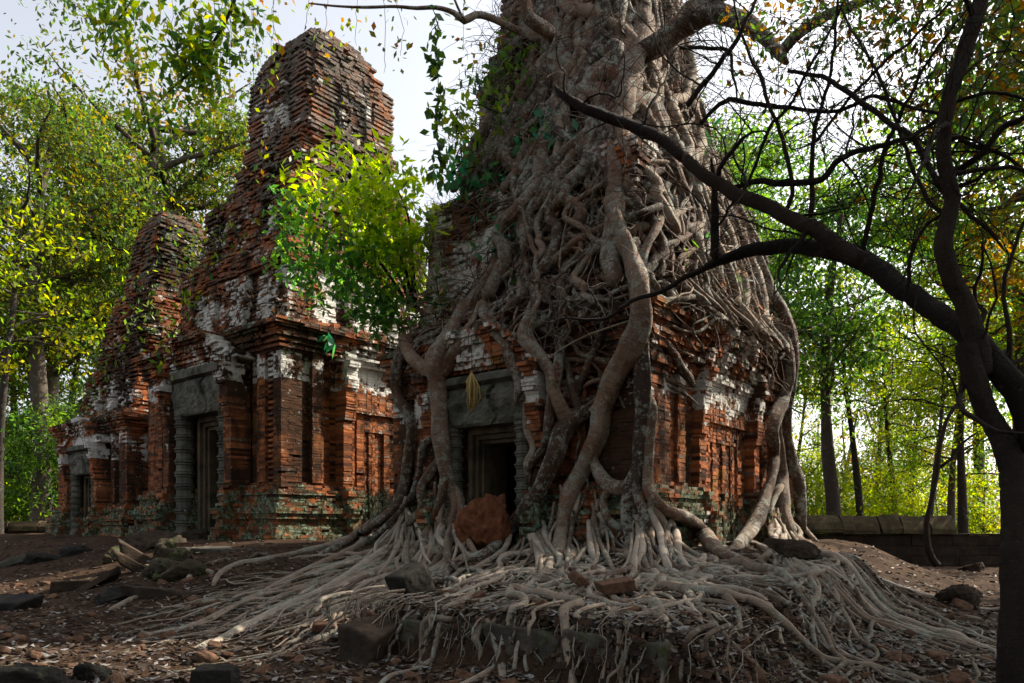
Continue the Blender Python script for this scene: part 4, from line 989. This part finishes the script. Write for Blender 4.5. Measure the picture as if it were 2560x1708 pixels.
UP = [([(570, 985), (575, 800), (575, 700), (592, 540), (650, 350), (675, 150), (690, -30)], [26, 24, 22, 20, 18, 15, 12]),
 ([(455, 930), (490, 820), (445, 600), (400, 480), (350, 340), (300, 230), (260, 110), (230, -20)], [24, 24, 22, 20, 18, 14, 12, 8]),
 ([(795, 1110), (830, 930), (870, 760), (890, 650), (960, 500), (1060, 300), (1180, 130), (1270, 20)], [28, 25, 24, 22, 18, 14, 10, 8]),
 ([(235, 815), (340, 790), (470, 800), (620, 780), (700, 690), (850, 640), (1000, 600), (1130, 510), (1200, 450), (1300, 410), (1420, 410), (1520, 440)], [20, 28, 32, 32, 30, 28, 26, 24, 22, 20, 18, 14]),
 ([(90, 540), (190, 440), (300, 450), (480, 472), (680, 487), (830, 420), (950, 450), (1130, 495)], [16, 24, 24, 22, 20, 20, 18, 16]),
 ([(470, 310), (640, 345), (800, 450), (920, 540), (1020, 610), (1080, 720), (1150, 840), (1230, 905), (1350, 1010), (1420, 1100)], [16, 22, 26, 26, 26, 28, 30, 24, 18, 10]),
 ([(1190, 760), (1320, 660), (1400, 560), (1498, 510), (1580, 470)], [34, 32, 30, 28, 22]),
 ([(30, 460), (140, 320), (240, 180), (320, 20), (350, -40)], [26, 26, 22, 18, 14]),
 ([(990, 1250), (1010, 1100), (1060, 1000), (1140, 930)], [20, 20, 18, 16]),
 ([(150, 1000), (280, 820), (310, 760), (390, 560), (480, 460), (560, 300), (640, 160), (720, 0)], [12, 14, 16, 16, 15, 14, 12, 8]),
 ([(590, 620), (700, 470), (860, 300), (1000, 180), (1130, 60), (1200, -20)], [16, 17, 17, 16, 14, 10]),
 ([(1170, 960), (1080, 860), (1000, 700), (930, 500), (850, 300), (760, 150), (690, 20)], [22, 22, 20, 18, 15, 12, 8]),
 ([(1180, 820), (1290, 780), (1400, 700), (1500, 640)], [20, 16, 12, 8]),
 ([(600, 1020), (500, 1100), (450, 1220), (400, 1300)], [12, 10, 8, 5]),
 ([(700, 690), (760, 760), (820, 900), (830, 1000)], [12, 10, 8, 6]),
 ([(0, 210), (120, 210), (210, 225), (235, 330), (250, 450)], [18, 20, 18, 14, 10]),
 ([(500, 350), (560, 500), (620, 640), (640, 760)], [10, 9, 8, 6]),
 ([(1400, 1660), (1440, 1500), (1410, 1250), (1470, 1050), (1530, 900)], [30, 26, 20, 18, 14])]
dtw = Buf(); dr = np.random.RandomState(51)
def dp_for(pts):
    # farther left = farther along the limb, a little deeper
    return tuple(np.interp([q[0] for q in pts], [0, 600, 1300, 1600], [9.0, 8.3, 7.1, 6.8]))
def sprout(pts, rad, n, lvl):
    for _ in range(n):
        i = dr.randint(1, len(pts)-1); p = pts[i]; r = max(.004, rad[i]*dr.uniform(.25, .5))
        d = dr.normal(size=3)*np.array([.8, .45, .6])+np.array([0, 0, .45]); d /= np.linalg.norm(d); Q = [p]; m = dr.randint(7, 16)
        for q in range(m): d = d+dr.normal(size=3)*.26; d /= np.linalg.norm(d); Q.append(Q[-1]+d*.12*(1.2 if lvl else 1.6))
        Q = np.array(Q); rr = np.linspace(r, max(.0025, r*.3), len(Q)); tube(dtw, Q, rr, 4, .08, dr.randint(9999))
        if lvl: sprout(Q, rr, 3, lvl-1)
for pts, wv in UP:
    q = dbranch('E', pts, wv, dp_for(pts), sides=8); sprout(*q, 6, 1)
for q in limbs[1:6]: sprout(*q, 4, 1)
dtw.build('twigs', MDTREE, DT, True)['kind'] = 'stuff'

# ------------------------------------------------------------------ foliage
GREEN = np.array([(.042, .10, .016), (.066, .135, .018), (.03, .08, .022), (.09, .15, .018)])
YELG = np.array([(.12, .19, .016), (.18, .23, .018), (.08, .15, .016), (.22, .22, .018)])
MIX = np.array([(.038, .070, .012), (.055, .085, .012), (.085, .10, .012), (.024, .052, .012), (.040, .080, .014), (.12, .10, .011)])
AUT = np.array([(.16, .09, .012), (.19, .11, .012), (.10, .10, .014), (.14, .055, .012), (.07, .09, .014)])
BLUG = np.array([(.02, .12, .062), (.03, .15, .06), (.045, .16, .045)])
class TreeKind:
    """one leafy tree (trunk, limbs, crown) around the origin, copied with its parts"""
    def __init__(s, seed, h, cr, pal, trunk_r, base=.35, n_cl=170, per=55, leaf=.26, lean=.04, mat=None, spread=.62, fork=False):
        rs = np.random.RandomState(seed); tb, cb = Buf(), Buf()
        tp = np.array([(lean*z*z/h+.25*math.sin(z*.35+seed), .2*math.sin(z*.3+seed*2), z) for z in np.linspace(-.4, h*.92, 16)])
        tube(tb, tp, np.linspace(trunk_r*1.25, trunk_r*.25, 16), 9, .07, seed)
        lb = Buf(); C = []
        nl = 16
        for i in range(nl):
            f = rs.uniform(base, .92); z = f*h; p = np.array([np.interp(z, tp[:, 2], tp[:, 0]), np.interp(z, tp[:, 2], tp[:, 1]), z])
            az = i*2.4+rs.normal()*.3; reach = cr*(1-.55*((f-base)/(1-base)-.35)**2*2)*rs.uniform(.65, 1.05)
            d = np.array([math.cos(az), math.sin(az), rs.uniform(.15, .7)]); pts = [p]; stp = reach/9
            for q in range(9): d = d+rs.normal(size=3)*.16; d[2] -= .03; d /= np.linalg.norm(d); pts.append(pts[-1]+d*stp)
            pts = np.array(pts); tube(lb, catmull(pts, .5), np.linspace(trunk_r*.36, .02, len(catmull(pts, .5))), 6, .08, seed+i)
            for q in range(n_cl//nl):
                w_ = rs.uniform(.3, 1.05); e = pts[min(9, int(w_*9))]; c = e+rs.normal(size=3)*spread*np.array([1.3, 1.3, .8]); C.append(c)
                if q % 2 == 0: tube(lb, np.array([e, .5*(e+c)+rs.normal(size=3)*.1, c]), [.022, .015, .008], 4, 0, q)
        C = np.array(C)
        k = per
        pts = np.repeat(C, k, 0)+rs.normal(size=(len(C)*k, 3))*rs.uniform(.25, .55, (len(C), 1)).repeat(k, 0)*np.array([1.2, 1.2, .65])
        tone = rs.uniform(.6, 1.35, len(C)).repeat(k)
        pi = rs.randint(0, len(pal), len(C)).repeat(k); pi = np.where(rs.rand(len(pi)) < .15, rs.randint(0, len(pal), len(pi)), pi)
        for q in range(len(pal)):
            m_ = pi == q
            if m_.any(): leaves(cb, pts[m_], leaf, pal[q:q+1], .25, rs); cb.c[-1][:, :3] *= np.repeat(tone[m_], 4)[:, None]
        s.meshes = [('trunk', tb.mesh('trunk', MTRUNK, smooth=True)), ('limbs', lb.mesh('limbs', MTRUNK, smooth=True)), ('crown', cb.mesh('crown', mat or MLEAFT))]
    def place(s, x, y, label, sc_=1.0, rot=0.0, group=None, z=None, sz=None):
        o = thing('forest_tree', label, 'tree', (x, y, float(zg(x, y)) if z is None else z), group)
        o.rotation_euler = (0, 0, rot); o.scale = (sc_, sc_, sz or sc_)
        for nme, me in s.meshes:
            c = bpy.data.objects.new(nme, me); COL.objects.link(c); c.parent = o
        return o
K_MIX = TreeKind(101, 19, 6.2, MIX, .36, .40, 250, 62, .21, spread=.5)
K_AUT = TreeKind(102, 17, 5.2, np.vstack([AUT[:3], MIX]), .30, .45, 190, 50, .24, spread=.55)
K_GRN = TreeKind(103, 15, 4.8, GREEN, .24, .30, 250, 50, .25)
K_YEL = TreeKind(104, 16, 5.4, np.vstack([YELG, GREEN[:2]]), .22, .28, 210, 46, .25)
K_BACK = TreeKind(108, 15, 6.5, MIX, .3, .12, 260, 50, .42)
K_THIN = TreeKind(105, 13, 2.6, YELG, .15, .5, 80, 40, .22)
K_DENSE = TreeKind(106, 9, 4.0, GREEN, .2, .12, 300, 55, .25)

px2x = lambda dispx, y: (dispx*1.0894-CXP)/FPX*y
def bt(kind, dispx, y, label, sc_=1.0, rot=0.0, group=None, sz=None): return kind.place(px2x(dispx, y), y, label, sc_, rot, group, sz=sz)
# left wood
bt(K_MIX, 78, 36, 'tall leafy tree with a thick trunk behind the left boundary wall', 1.2, .4)
bt(K_MIX, 118, 39, 'tall tree with a slimmer trunk just right of the thick one', 1.15, 2.1)
bt(K_AUT, -30, 40, 'tree with orange-tinged leaves cut by the left edge', 1.0, 1.0)
bt(K_MIX, 395, 45, 'tree with forked trunk rising behind the left tower', 1.6, 3.6)
bt(K_AUT, 560, 50, 'rust-orange tree behind the left shoulder of the tallest tower', 1.7, .9)
bt(K_MIX, 240, 48, 'tree with yellow-green crown behind the left ruin', 1.6, 5.2)
bt(K_GRN, 40, 46, 'green tree standing deeper in the wood at the far left', 1.2, 2.2)
bt(K_DENSE, 150, 37.5, 'dense green bushy tree against the side of the left ruin', .95, .2)
bt(K_DENSE, 20, 41, 'dense bushy tree low down at the left edge of the wood', .9, 1.7)
bt(K_MIX, 330, 30.5+12, 'broad leafy tree overhanging the left tower top', 1.5, 1.4)
# right wood
bt(K_GRN, 1905, 36, 'straight green tree behind the right boundary wall, nearest the fig', 1.3, .3)
bt(K_GRN, 1760, 42, 'green tree crown behind the right flank of the fig', 1.5, 2.3)
bt(K_YEL, 2020, 47, 'slender yellow-green tree in the gap of the right wood', .85, 1.1)
bt(K_AUT, 2090, 56, 'small orange-tinged tree far back in the right wood', .75, 4.0)
bt(K_YEL, 2190, 37, 'yellow-green tree with a leaning trunk over the capless wall', .8, 5.5)
bt(K_GRN, 2330, 33, 'green tree on the right edge beyond the dark trunk', 1.35, 3.0)
bt(K_GRN, 2240, 44, 'green tree between the leaning one and the right edge', 1.35, 1.9)
bt(K_AUT, 2420, 28, 'orange and green tree overhanging the upper right edge', 1.15, 2.5)
bt(K_YEL, 1830, 52, 'yellow-green tree low behind the straight green one', .8, .5)
bt(K_THIN, 2140, 32, 'thin tree with few leaves standing just behind the wall', .8, .2)
K_DENSE.place(3.5, 26.8, 'bushy green tree added directly behind the fig tower to shade the middle tower', 1.2, 2.0)  # hidden blocker, put in to keep sun off the middle tower's right side
bt(K_GRN, 1650, 50, 'far green tree seen past the fig trunk', 1.7, 4.4)
# slim young trees
for i, (dx_, y, s_, lab) in enumerate(((10, 33, 1.3, 'slim young tree at the left edge before the tall trees'), (152, 41, 1.5, 'slim young tree close to the side of the left ruin'), (250, 44, 1.6, 'slim young tree rising behind the left ruin top'), (1960, 39, 1.2, 'slim tree right of the straight green tree'), (2050, 43, 1.1, 'slim tree in the gap of the right wood'), (2215, 33, 1.2, 'slim tree left of the dark foreground trunk'), (2100, 50, 1.3, 'slim tree far back between the thin trunks'))):
    bt(K_THIN, dx_, y, lab, s_, i*.9)
# trees beyond the right edge of the view, whose crowns shade the court
for i, (x, y, s_, r_) in enumerate(((14, 12.5, 1.0, .4), (21, 15.5, .95, 2.6), (20, 11, 1.1, 3.1), (15.5, 7.5, 1.0, 4.4))):
    K_BACK.place(x, y, 'leafy tree in the shading belt on the right side of the court', s_, r_, 'trees shading the court from the right')
# the forest goes on behind the viewer: unseen trees added to cut sky light
for i, (x, y, s_, r_) in enumerate(((-12, -6, 1.1, .3), (-4, -11, 1.1, 2.2), (6, -9, 1.1, 3.3), (13, -3, 1.0, 5.0), (-17, 4, 1.1, 1.1), (2, -19, 1.2, .6))):
    K_BACK.place(x, y, 'unseen leafy tree behind the viewer at the edge of the court, dimming its sky light', s_, r_, 'trees behind the viewer')
# low sunlit growth behind the walls
K_BUSH = TreeKind(107, 4.2, 2.3, YELG, .07, .05, 120, 48, .22)
bl = ['bright yellow-green shrub behind the left wall end', 'sunlit shrub behind the left wall near the thick trunk', 'yellow shrub at the far left edge', 'bright shrub right beside the fig roots behind the right wall', 'yellow-green shrub under the straight green tree', 'sunlit shrub in the middle of the right wood', 'low yellow shrub behind the broken wall cap', 'shrub by the leaning tree trunk', 'leafy shrub next to the dark tree trunk', 'bright shrub further back in the right wood', 'pale shrub far behind the left ruin', 'shrub between the two left trunks']
for i, (dx_, y, s_) in enumerate(((140, 43, 1.1), (60, 41, 1.0), (-10, 44, 1.2), (1850, 41, 1.1), (1910, 44, 1.1), (1990, 46, 1.1), (2060, 41, .9), (2160, 44, 1.1), (2250, 40, 1.0), (2040, 54, 1.4), (190, 52, 1.3), (100, 50, 1.2))):
    o = bt(K_BUSH, dx_, y, bl[i], s_, i*1.3); o.name = 'shrub'; o['category'] = 'shrub'
# far wood: one mass
fw = Buf(); fs = np.random.RandomState(61)
n = 1500; cx_ = fs.uniform(-75, 75, n); cy_ = fs.uniform(60, 85, n); cz_ = fs.gamma(2.0, 2.6, n)
pts = np.repeat(np.stack([cx_, cy_, cz_], -1), 26, 0)+fs.normal(size=(n*26, 3))*np.array([1.1, 1.1, .7])
leaves(fw, pts, .55, np.vstack([YELG, AUT, MIX]), .2, fs)
for i in range(70):
    x = fs.uniform(-75, 75); y = fs.uniform(58, 82); tube(fw, np.array([(x, y, 0), (x+fs.normal()*.4, y, 5), (x+fs.normal(), y, 12)]), [.2, .16, .08], 5, .05, i, tint=.04)
tag(fw.build('distant_woods', MLEAFT), 'far-off sunlit wood behind the walls', 'woods', kind='stuff')

# ------------------------------------------------------------------ sapling between the towers
SAP = thing('sapling', 'bright yellow-green sapling growing on the ledge between two towers', 'sapling', tuple(at(1030, 785, 17.2)))
sap_l = Buf(); ss = np.random.RandomState(71); cl = []
stems = [[(990, 1440), (950, 1250), (890, 1050), (780, 950), (640, 870)], [(970, 1430), (880, 1280), (790, 1170), (690, 1130), (560, 1120)], [(1000, 1440), (980, 1200), (960, 1000), (900, 850), (860, 760)], [(975, 1430), (930, 1300), (860, 1190), (760, 1240), (640, 1300)], [(990, 1430), (960, 1150), (880, 980), (800, 860), (760, 760)], [(985, 1435), (940, 1230), (840, 1080), (700, 1000), (520, 960)]]
for s_ in stems:
    n = len(s_)
    dep = np.linspace(17.2, 16.6+ss.uniform(-.9, .9), n)
    P = np.array([at(*q, d) for q, d in zip(T('C', s_), dep)]); P = catmull(P, .12)
    b = Buf(); tube(b, P, np.linspace(.045, .012, len(P)), 6, .06, int(s_[1][0])); b.build('stem', MDTREE, SAP, True)
    for q in range(24):
        e = P[ss.randint(len(P)//3, len(P))]; cl.append(e+ss.normal(size=3)*np.array([.5, .45, .38]))
for q in range(125):
    th = ss.uniform(0, 6.28); rr = math.sqrt(ss.rand()); cl.append(at(500+(690+375*rr*math.cos(th))/1.845, (1040+360*rr*math.sin(th))/1.845, 16.7+ss.normal()*.6))
for q in range(40): cl.append(at(500+ss.uniform(720, 960)/1.845, ss.uniform(1350, 1520)/1.845, 16.6+ss.normal()*.25))
cl = np.array(cl); k = 13
pts = np.repeat(cl, k, 0)+ss.normal(size=(len(cl)*k, 3))*.17
SAP_LIT = np.array([(.20, .29, .015), (.26, .33, .018), (.15, .25, .015), (.10, .19, .016)]); SAP_DIM = np.array([(.04, .12, .02), (.065, .155, .02), (.03, .09, .025)])
young = (pts[:, 2]-pts[:, 2].mean())*.8+(pts[:, 0]-pts[:, 0].mean())*.7+ss.normal(size=len(pts))*.4 > -.25      # painted sunlight, not age: upper-right leaves yellow, lower-left ones dark
leaves(sap_l, pts[young], .25, SAP_LIT, .35, ss, .40); leaves(sap_l, pts[~young], .25, SAP_DIM, .35, ss, .40)
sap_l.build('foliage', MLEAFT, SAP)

dl = Buf(); ds_ = np.random.RandomState(77); C = []
for q in range(250):
    x_ = 2560-abs(ds_.normal())*210+ds_.uniform(-20, 60); y_ = ds_.uniform(-150, 520)*ds_.uniform(.5, 1); C.append(at(x_, y_, ds_.uniform(8.5, 12)))
for q in range(60): C.append(at(ds_.uniform(1850, 2300), ds_.uniform(-140, 120), ds_.uniform(9, 12)))
C = np.array(C); leaves(dl, np.repeat(C, 16, 0)+ds_.normal(size=(len(C)*16, 3))*.24, .13, np.vstack([GREEN, AUT[:2]])*.7, .3, ds_)
dl.build('foliage', MLEAF, DT)
# ------------------------------------------------------------------ creepers and hanging vines
def creeper(label, spots, pal, leaf, n_per, seed, spread=.3, cat='creeper', stems_n=6, droop=.6, name='creeper', push=.18, aspect=.42):
    rs = np.random.RandomState(seed); lb, sb = Buf(), Buf(); C = []
    for (dx_, dy_, d) in spots:
        q = hit(*S(dx_, dy_)); dd = (q-push) if d is None and q else (d or 15); C.append(at(*S(dx_, dy_), dd))
    C = np.array(C); root = thing(name, label, cat, tuple(C[0]))
    pts = np.repeat(C, n_per, 0)+rs.normal(size=(len(C)*n_per, 3))*spread
    leaves(lb, pts, leaf, pal, droop, rs, aspect); lb.build('foliage', MLEAF, root)
    for i in range(len(C)-1):
        a_, b_ = C[i], C[i+1]
        if np.linalg.norm(a_-b_) < 2.5: tube(sb, catmull([a_, .5*(a_+b_)+rs.normal(size=3)*.15-np.array([0, .0, .1]), b_], .12), .014, 5, .1, i)
        for q in range(2): 
            d_ = rs.normal(size=3)*.3; tube(sb, np.array([a_, a_+d_*.6-np.array([0, 0, .05]), a_+d_*1.1-np.array([0, 0, .35])]), [.008, .006, .004], 4, 0, q+i)
    sb.build('stems', MDTREE, root, True)
    return root
j = lambda *p: [(x, y, None) for x, y in p]
creeper('green creeper with blue-green leaves high on the left flank of the fig', j((1180, 90), (1200, 140), (1165, 170), (1140, 200), (1190, 190), (1120, 225), (1160, 240), (1210, 220), (1100, 240)), np.vstack([GREEN, YELG[:1]]), .26, 42, 201, .32)
creeper('cluster of drooping dark green leaves on the fig below the creeper', j((1230, 290), (1260, 300), (1290, 310), (1240, 330), (1270, 345), (1220, 330)), BLUG, .30, 24, 202, .2)
creeper('blue-green leafy sprig above the white stucco wall of the fig tower', j((1140, 410), (1120, 440), (1160, 430), (1150, 395), (1110, 450)), BLUG, .26, 22, 203, .22)
creeper('dark fern-like sprig beside the white stucco panel', j((1140, 560), (1160, 540), (1120, 575), (1180, 560), (1205, 515)), BLUG, .22, 16, 204, .2)
creeper('small green sprig on the roots above the right doorway', j((1200, 640), (1215, 650), (1190, 660)), GREEN, .18, 10, 205, .16)
creeper('dark green leaves on the fig crossed by the upper dark limb', j((1575, 310), (1590, 330), (1560, 340), (1600, 350)), BLUG, .34, 12, 206, .2)
creeper('green and yellow leaves hanging on the right flank of the fig', j((1565, 540), (1570, 570), (1560, 600), (1580, 560)), GREEN, .24, 12, 207, .16)
creeper('leaf tuft on the root ledge left of the fig, behind the hanging vine', j((1040, 380), (1060, 370), (1030, 400), (1080, 400), (1050, 420)), BLUG, .26, 20, 208, .22)
creeper('dark leaves at the foot of the sapling on the ledge', j((1000, 640), (1010, 670), (985, 690), (1020, 700)), GREEN, .26, 18, 209, .22)
creeper('rosette of broad dark leaves under the sapling', j((755, 772), (765, 778)), BLUG, .42, 8, 210, .06)
creeper('leafy creeper trailing down the left shoulder of the tallest tower', j((470, 560), (450, 590), (480, 620), (440, 640), (420, 600), (500, 540), (460, 660), (520, 500), (550, 560), (410, 560)), np.vstack([GREEN, YELG]), .24, 34, 211, .4)
creeper('long creeper hanging over the lintel of the middle doorway', j((430, 720), (410, 750), (400, 790), (420, 840), (425, 870), (380, 800), (370, 820), (450, 700), (400, 820)), np.vstack([GREEN, YELG[:2]]), .26, 22, 212, .28)
creeper('creeper with small leaves on the wall of the left ruin', j((330, 740), (300, 780), (280, 800), (260, 840), (350, 720), (320, 700), (340, 640)), np.vstack([GREEN, YELG[:2]]), .24, 20, 213, .35)
creeper('leafy growth spilling over the left edge of the left ruin', j((215, 830), (225, 880), (200, 900), (235, 920), (190, 940), (210, 960)), GREEN, .26, 36, 214, .4)
creeper('sparse greenery in the broken face of the tallest tower', j((640, 400), (660, 360), (780, 320), (700, 430), (740, 300), (850, 330)), np.vstack([GREEN, AUT[:1]]), .2, 9, 215, .3)
creeper('dry brown growth along the cornice ledge of the tallest tower', j((480, 700), (540, 690), (590, 700), (650, 700), (700, 690), (560, 660), (620, 670)), np.array([(.10, .06, .03), (.16, .10, .05), (.06, .05, .02)]), .18, 24, 216, .3)
creeper('dry leaves caught on the cornice above the false door', j((1640, 660), (1680, 680), (1620, 640), (1720, 700), (1600, 650), (1660, 640)), np.array([(.16, .09, .05), (.24, .17, .11), (.05, .09, .03)]), .18, 26, 217, .22)
creeper('dry leaves on the root ledge left of the right doorway', j((960, 730), (1000, 720), (1030, 700), (1060, 670), (1090, 640)), np.array([(.14, .07, .04), (.24, .16, .10), (.08, .05, .03)]), .16, 22, 218, .22)
creeper('yellow-green leafy shoots on the far left shoulder of the fig ledge', [(1060, 290, 15.5), (1050, 250, 15.4), (1070, 310, 15.5), (1040, 270, 15.5), (1075, 330, 15.5)], YELG, .24, 30, 219, .25)
def vine(label, top, bottom, dep, leaf, pal, n, seed, width=.06, group=None, r=.008, name='hanging_vine', aspect=.6):
    rs = np.random.RandomState(seed); a_ = at(*S(*top), dep); b_ = at(*S(*bottom), dep); m = 14; f = np.linspace(0, 1, m)[:, None]
    P = a_*(1-f)+b_*f+np.cumsum(rs.normal(size=(m, 3))*.03, 0); root = thing(name, label, 'vine', tuple(a_), group)
    sb, lb = Buf(), Buf(); tube(sb, P, r, 5, .05, seed); sb.build('stem', MDTREE, root, True)
    if n: 
        pts = P[rs.randint(1, m, n)]+rs.normal(size=(n, 3))*width; leaves(lb, pts, leaf, pal, .5, rs, aspect); lb.build('foliage', MLEAF, root)
vine('hanging vine with thick round dark leaves against the sky', (987, 20), (1012, 400), 13.4, .19, GREEN*.7, 150, 301, .07)
LV = [(300, -10, 120), (330, -10, 260), (395, -10, 190), (440, -20, 330), (490, -20, 260), (530, -20, 330), (578, -10, 480), (620, -10, 210), (655, -10, 120), (722, -10, 100), (752, -10, 250), (820, 0, 90), (888, 10, 150), (910, 20, 110), (1068, 40, 140), (575, -10, 250), (512, -10, 400)]
for i, (x, y0, y1) in enumerate(LV):
    vine('thin vine with sparse yellowing leaves hanging from the branches overhead' , (x, y0-60), (x+rng.uniform(-8, 8), y1), 14+i % 4, .15, np.vstack([YELG, AUT]), 14+i % 3*9, 310+i, .16, 'thin vines hanging from the branches', .005)
# overhanging branch with leaves, upper left
OB = thing('overhanging_branch', 'dark drooping branch with yellow-green leaves across the upper left', 'branch', tuple(at(590, -60, 12)))
ob = Buf(); lb = Buf(); oP = []
for pts, wv in (([(1330, -60), (1290, 60), (1230, 180), (1150, 300), (1060, 410), (950, 510), (870, 590)], [22, 20, 18, 16, 13, 9, 4]), ([(760, -40), (700, 60), (620, 180), (560, 300)], [10, 9, 7, 4]), ([(1230, 180), (1160, 190), (1080, 240), (980, 300)], [9, 8, 6, 3]), ([(1150, 300), (1140, 380), (1120, 470)], [8, 6, 3])):
    q = trace(T('N', pts), [w_/2.24 for w_ in wv], 0, depth=(12, 12.4), buf=ob); oP.append(q[0])
ob.build('bough', MDTREE, OB, True)
for P in oP:
    for q in range(len(P)*2): lb.n; 
    e = P[rng.randint(0, len(P), 60)]+rng.normal(size=(60, 3))*.22; leaves(lb, np.repeat(e, 7, 0)+rng.normal(size=(420, 3))*.15, .17, np.vstack([YELG, GREEN]), .5, rng)
lb.build('foliage', MLEAFT, OB)
# dried bunch hanging in front of the lintel of the right doorway
HB = thing('dried_plant_bunch', 'yellow dried plant bunch hanging in front of the right lintel', 'dried bunch', tuple(at(*S(1082, 850), 13.3)))
hb, hc = Buf(), Buf(); q0 = at(*S(1082, 770), 13.3); q1 = at(*S(1082, 855), 13.3)
tube(hc, np.array([q0, .5*(q0+q1), q1]), .006, 5, 0, 1); hc.build('cord', MTWIG, HB, True)
for i in range(46):
    d = rng.normal(size=3)*np.array([.055, .055, .0]); L = rng.uniform(.35, .72); tube(hb, np.array([q1, q1+d+np.array([0, 0, -L*.4]), q1+d*1.1+np.array([rng.normal()*.02, 0, -L*.75]), q1+d*.6+np.array([rng.normal()*.03, 0, -L])]), [.012, .013, .011, .006], 5, .3, i)
hb.build('straw_strands', MSTRAW, HB, True)

# ------------------------------------------------------------------ boundary walls
def boundary_wall(label, x0, x1, y, zb, zt, cap, seed, capx=None):
    rs = np.random.RandomState(seed); root = thing('boundary_wall', label, 'wall', ((x0+x1)/2, y, zb)); wb = Buf()
    z = zb-.3
    while z < zt-.02:
        h = min(.36*rs.uniform(.9, 1.1), zt-z); x = x0
        while x < x1:
            L = rs.uniform(.6, 1.3); vs = []
            for sx in (x+.006, x+L-.006):
                for sy in (y-.35+rs.normal()*.015, y+.35):
                    for sz_ in (z, z+h-.01): vs.append((sx+rs.normal()*.008, sy+rs.normal()*.008, sz_+rs.normal()*.006))
            vs = np.array(vs); wb.add(vs, BOXF); x += L
        z += h
    wb.build('stone_courses', MWALL, root)
    if cap:
        x = capx[0]
        while x < capx[1]:
            L = rs.uniform(.7, 1.5); b = Buf(); tl = rs.normal()*.06; sec = [(-.5, 0), (-.5, .16), (-.36, .40), (-.15, cap), (.15, cap), (.36, .40), (.5, .16), (.5, 0)]
            sec = np.array(sec); v0 = np.stack([np.full(8, x+.02), y+sec[:, 0], zt+sec[:, 1]], -1); v1 = v0.copy(); v1[:, 0] = x+L-.03; v1[:, 2] += tl*.5; v0[:, 2] -= tl*.2
            v = np.vstack([v0, v1])+rs.normal(size=(16, 3))*.018
            i_ = np.arange(8); k_ = (i_+1) % 8; b.add(v, np.stack([i_, k_, k_+8, i_+8], -1)); b.add(v[:8], [[0, 1, 6, 7], [1, 2, 5, 6], [2, 3, 4, 5]]); b.add(v[8:], [[0, 7, 6, 1], [1, 6, 5, 2], [2, 5, 4, 3]])
            b.build('cap_stone', MCAP, root); x += L
boundary_wall('low dark stone boundary wall with rounded cap stones, right of the fig', 4.5, 26, 27.6, -.05, 1.2, .66, 401, (5, 15.4))
boundary_wall('low dark boundary wall at the left edge beneath the tall trees', -34, -17.2, 34, .55, 1.25, .36, 402, (-33.5, -17.4))
# slender tree growing in front of the right wall
st = thing('slender_tree', 'slender crooked tree rising in front of the right boundary wall', 'tree', tuple(at(2326, 1415, 25)))
b = Buf(); trace(T('F', [(1110, 1060), (1075, 1000), (1065, 880), (1090, 760), (1110, 660), (1120, 560), (1150, 440), (1200, 360), (1250, 340)]), [30/1.727, 26/1.727, 22/1.727, 20/1.727, 20/1.727, 18/1.727, 16/1.727, 12/1.727, 8/1.727], 0, depth=(25, 25), buf=b)
b.build('trunk', MDTREE, st, True)
b = Buf(); trace(T('F', [(1115, 640), (1170, 600), (1210, 540), (1290, 480)]), [8, 7, 6, 4], 0, depth=(25, 25), buf=b); b.build('branch', MDTREE, st, True)
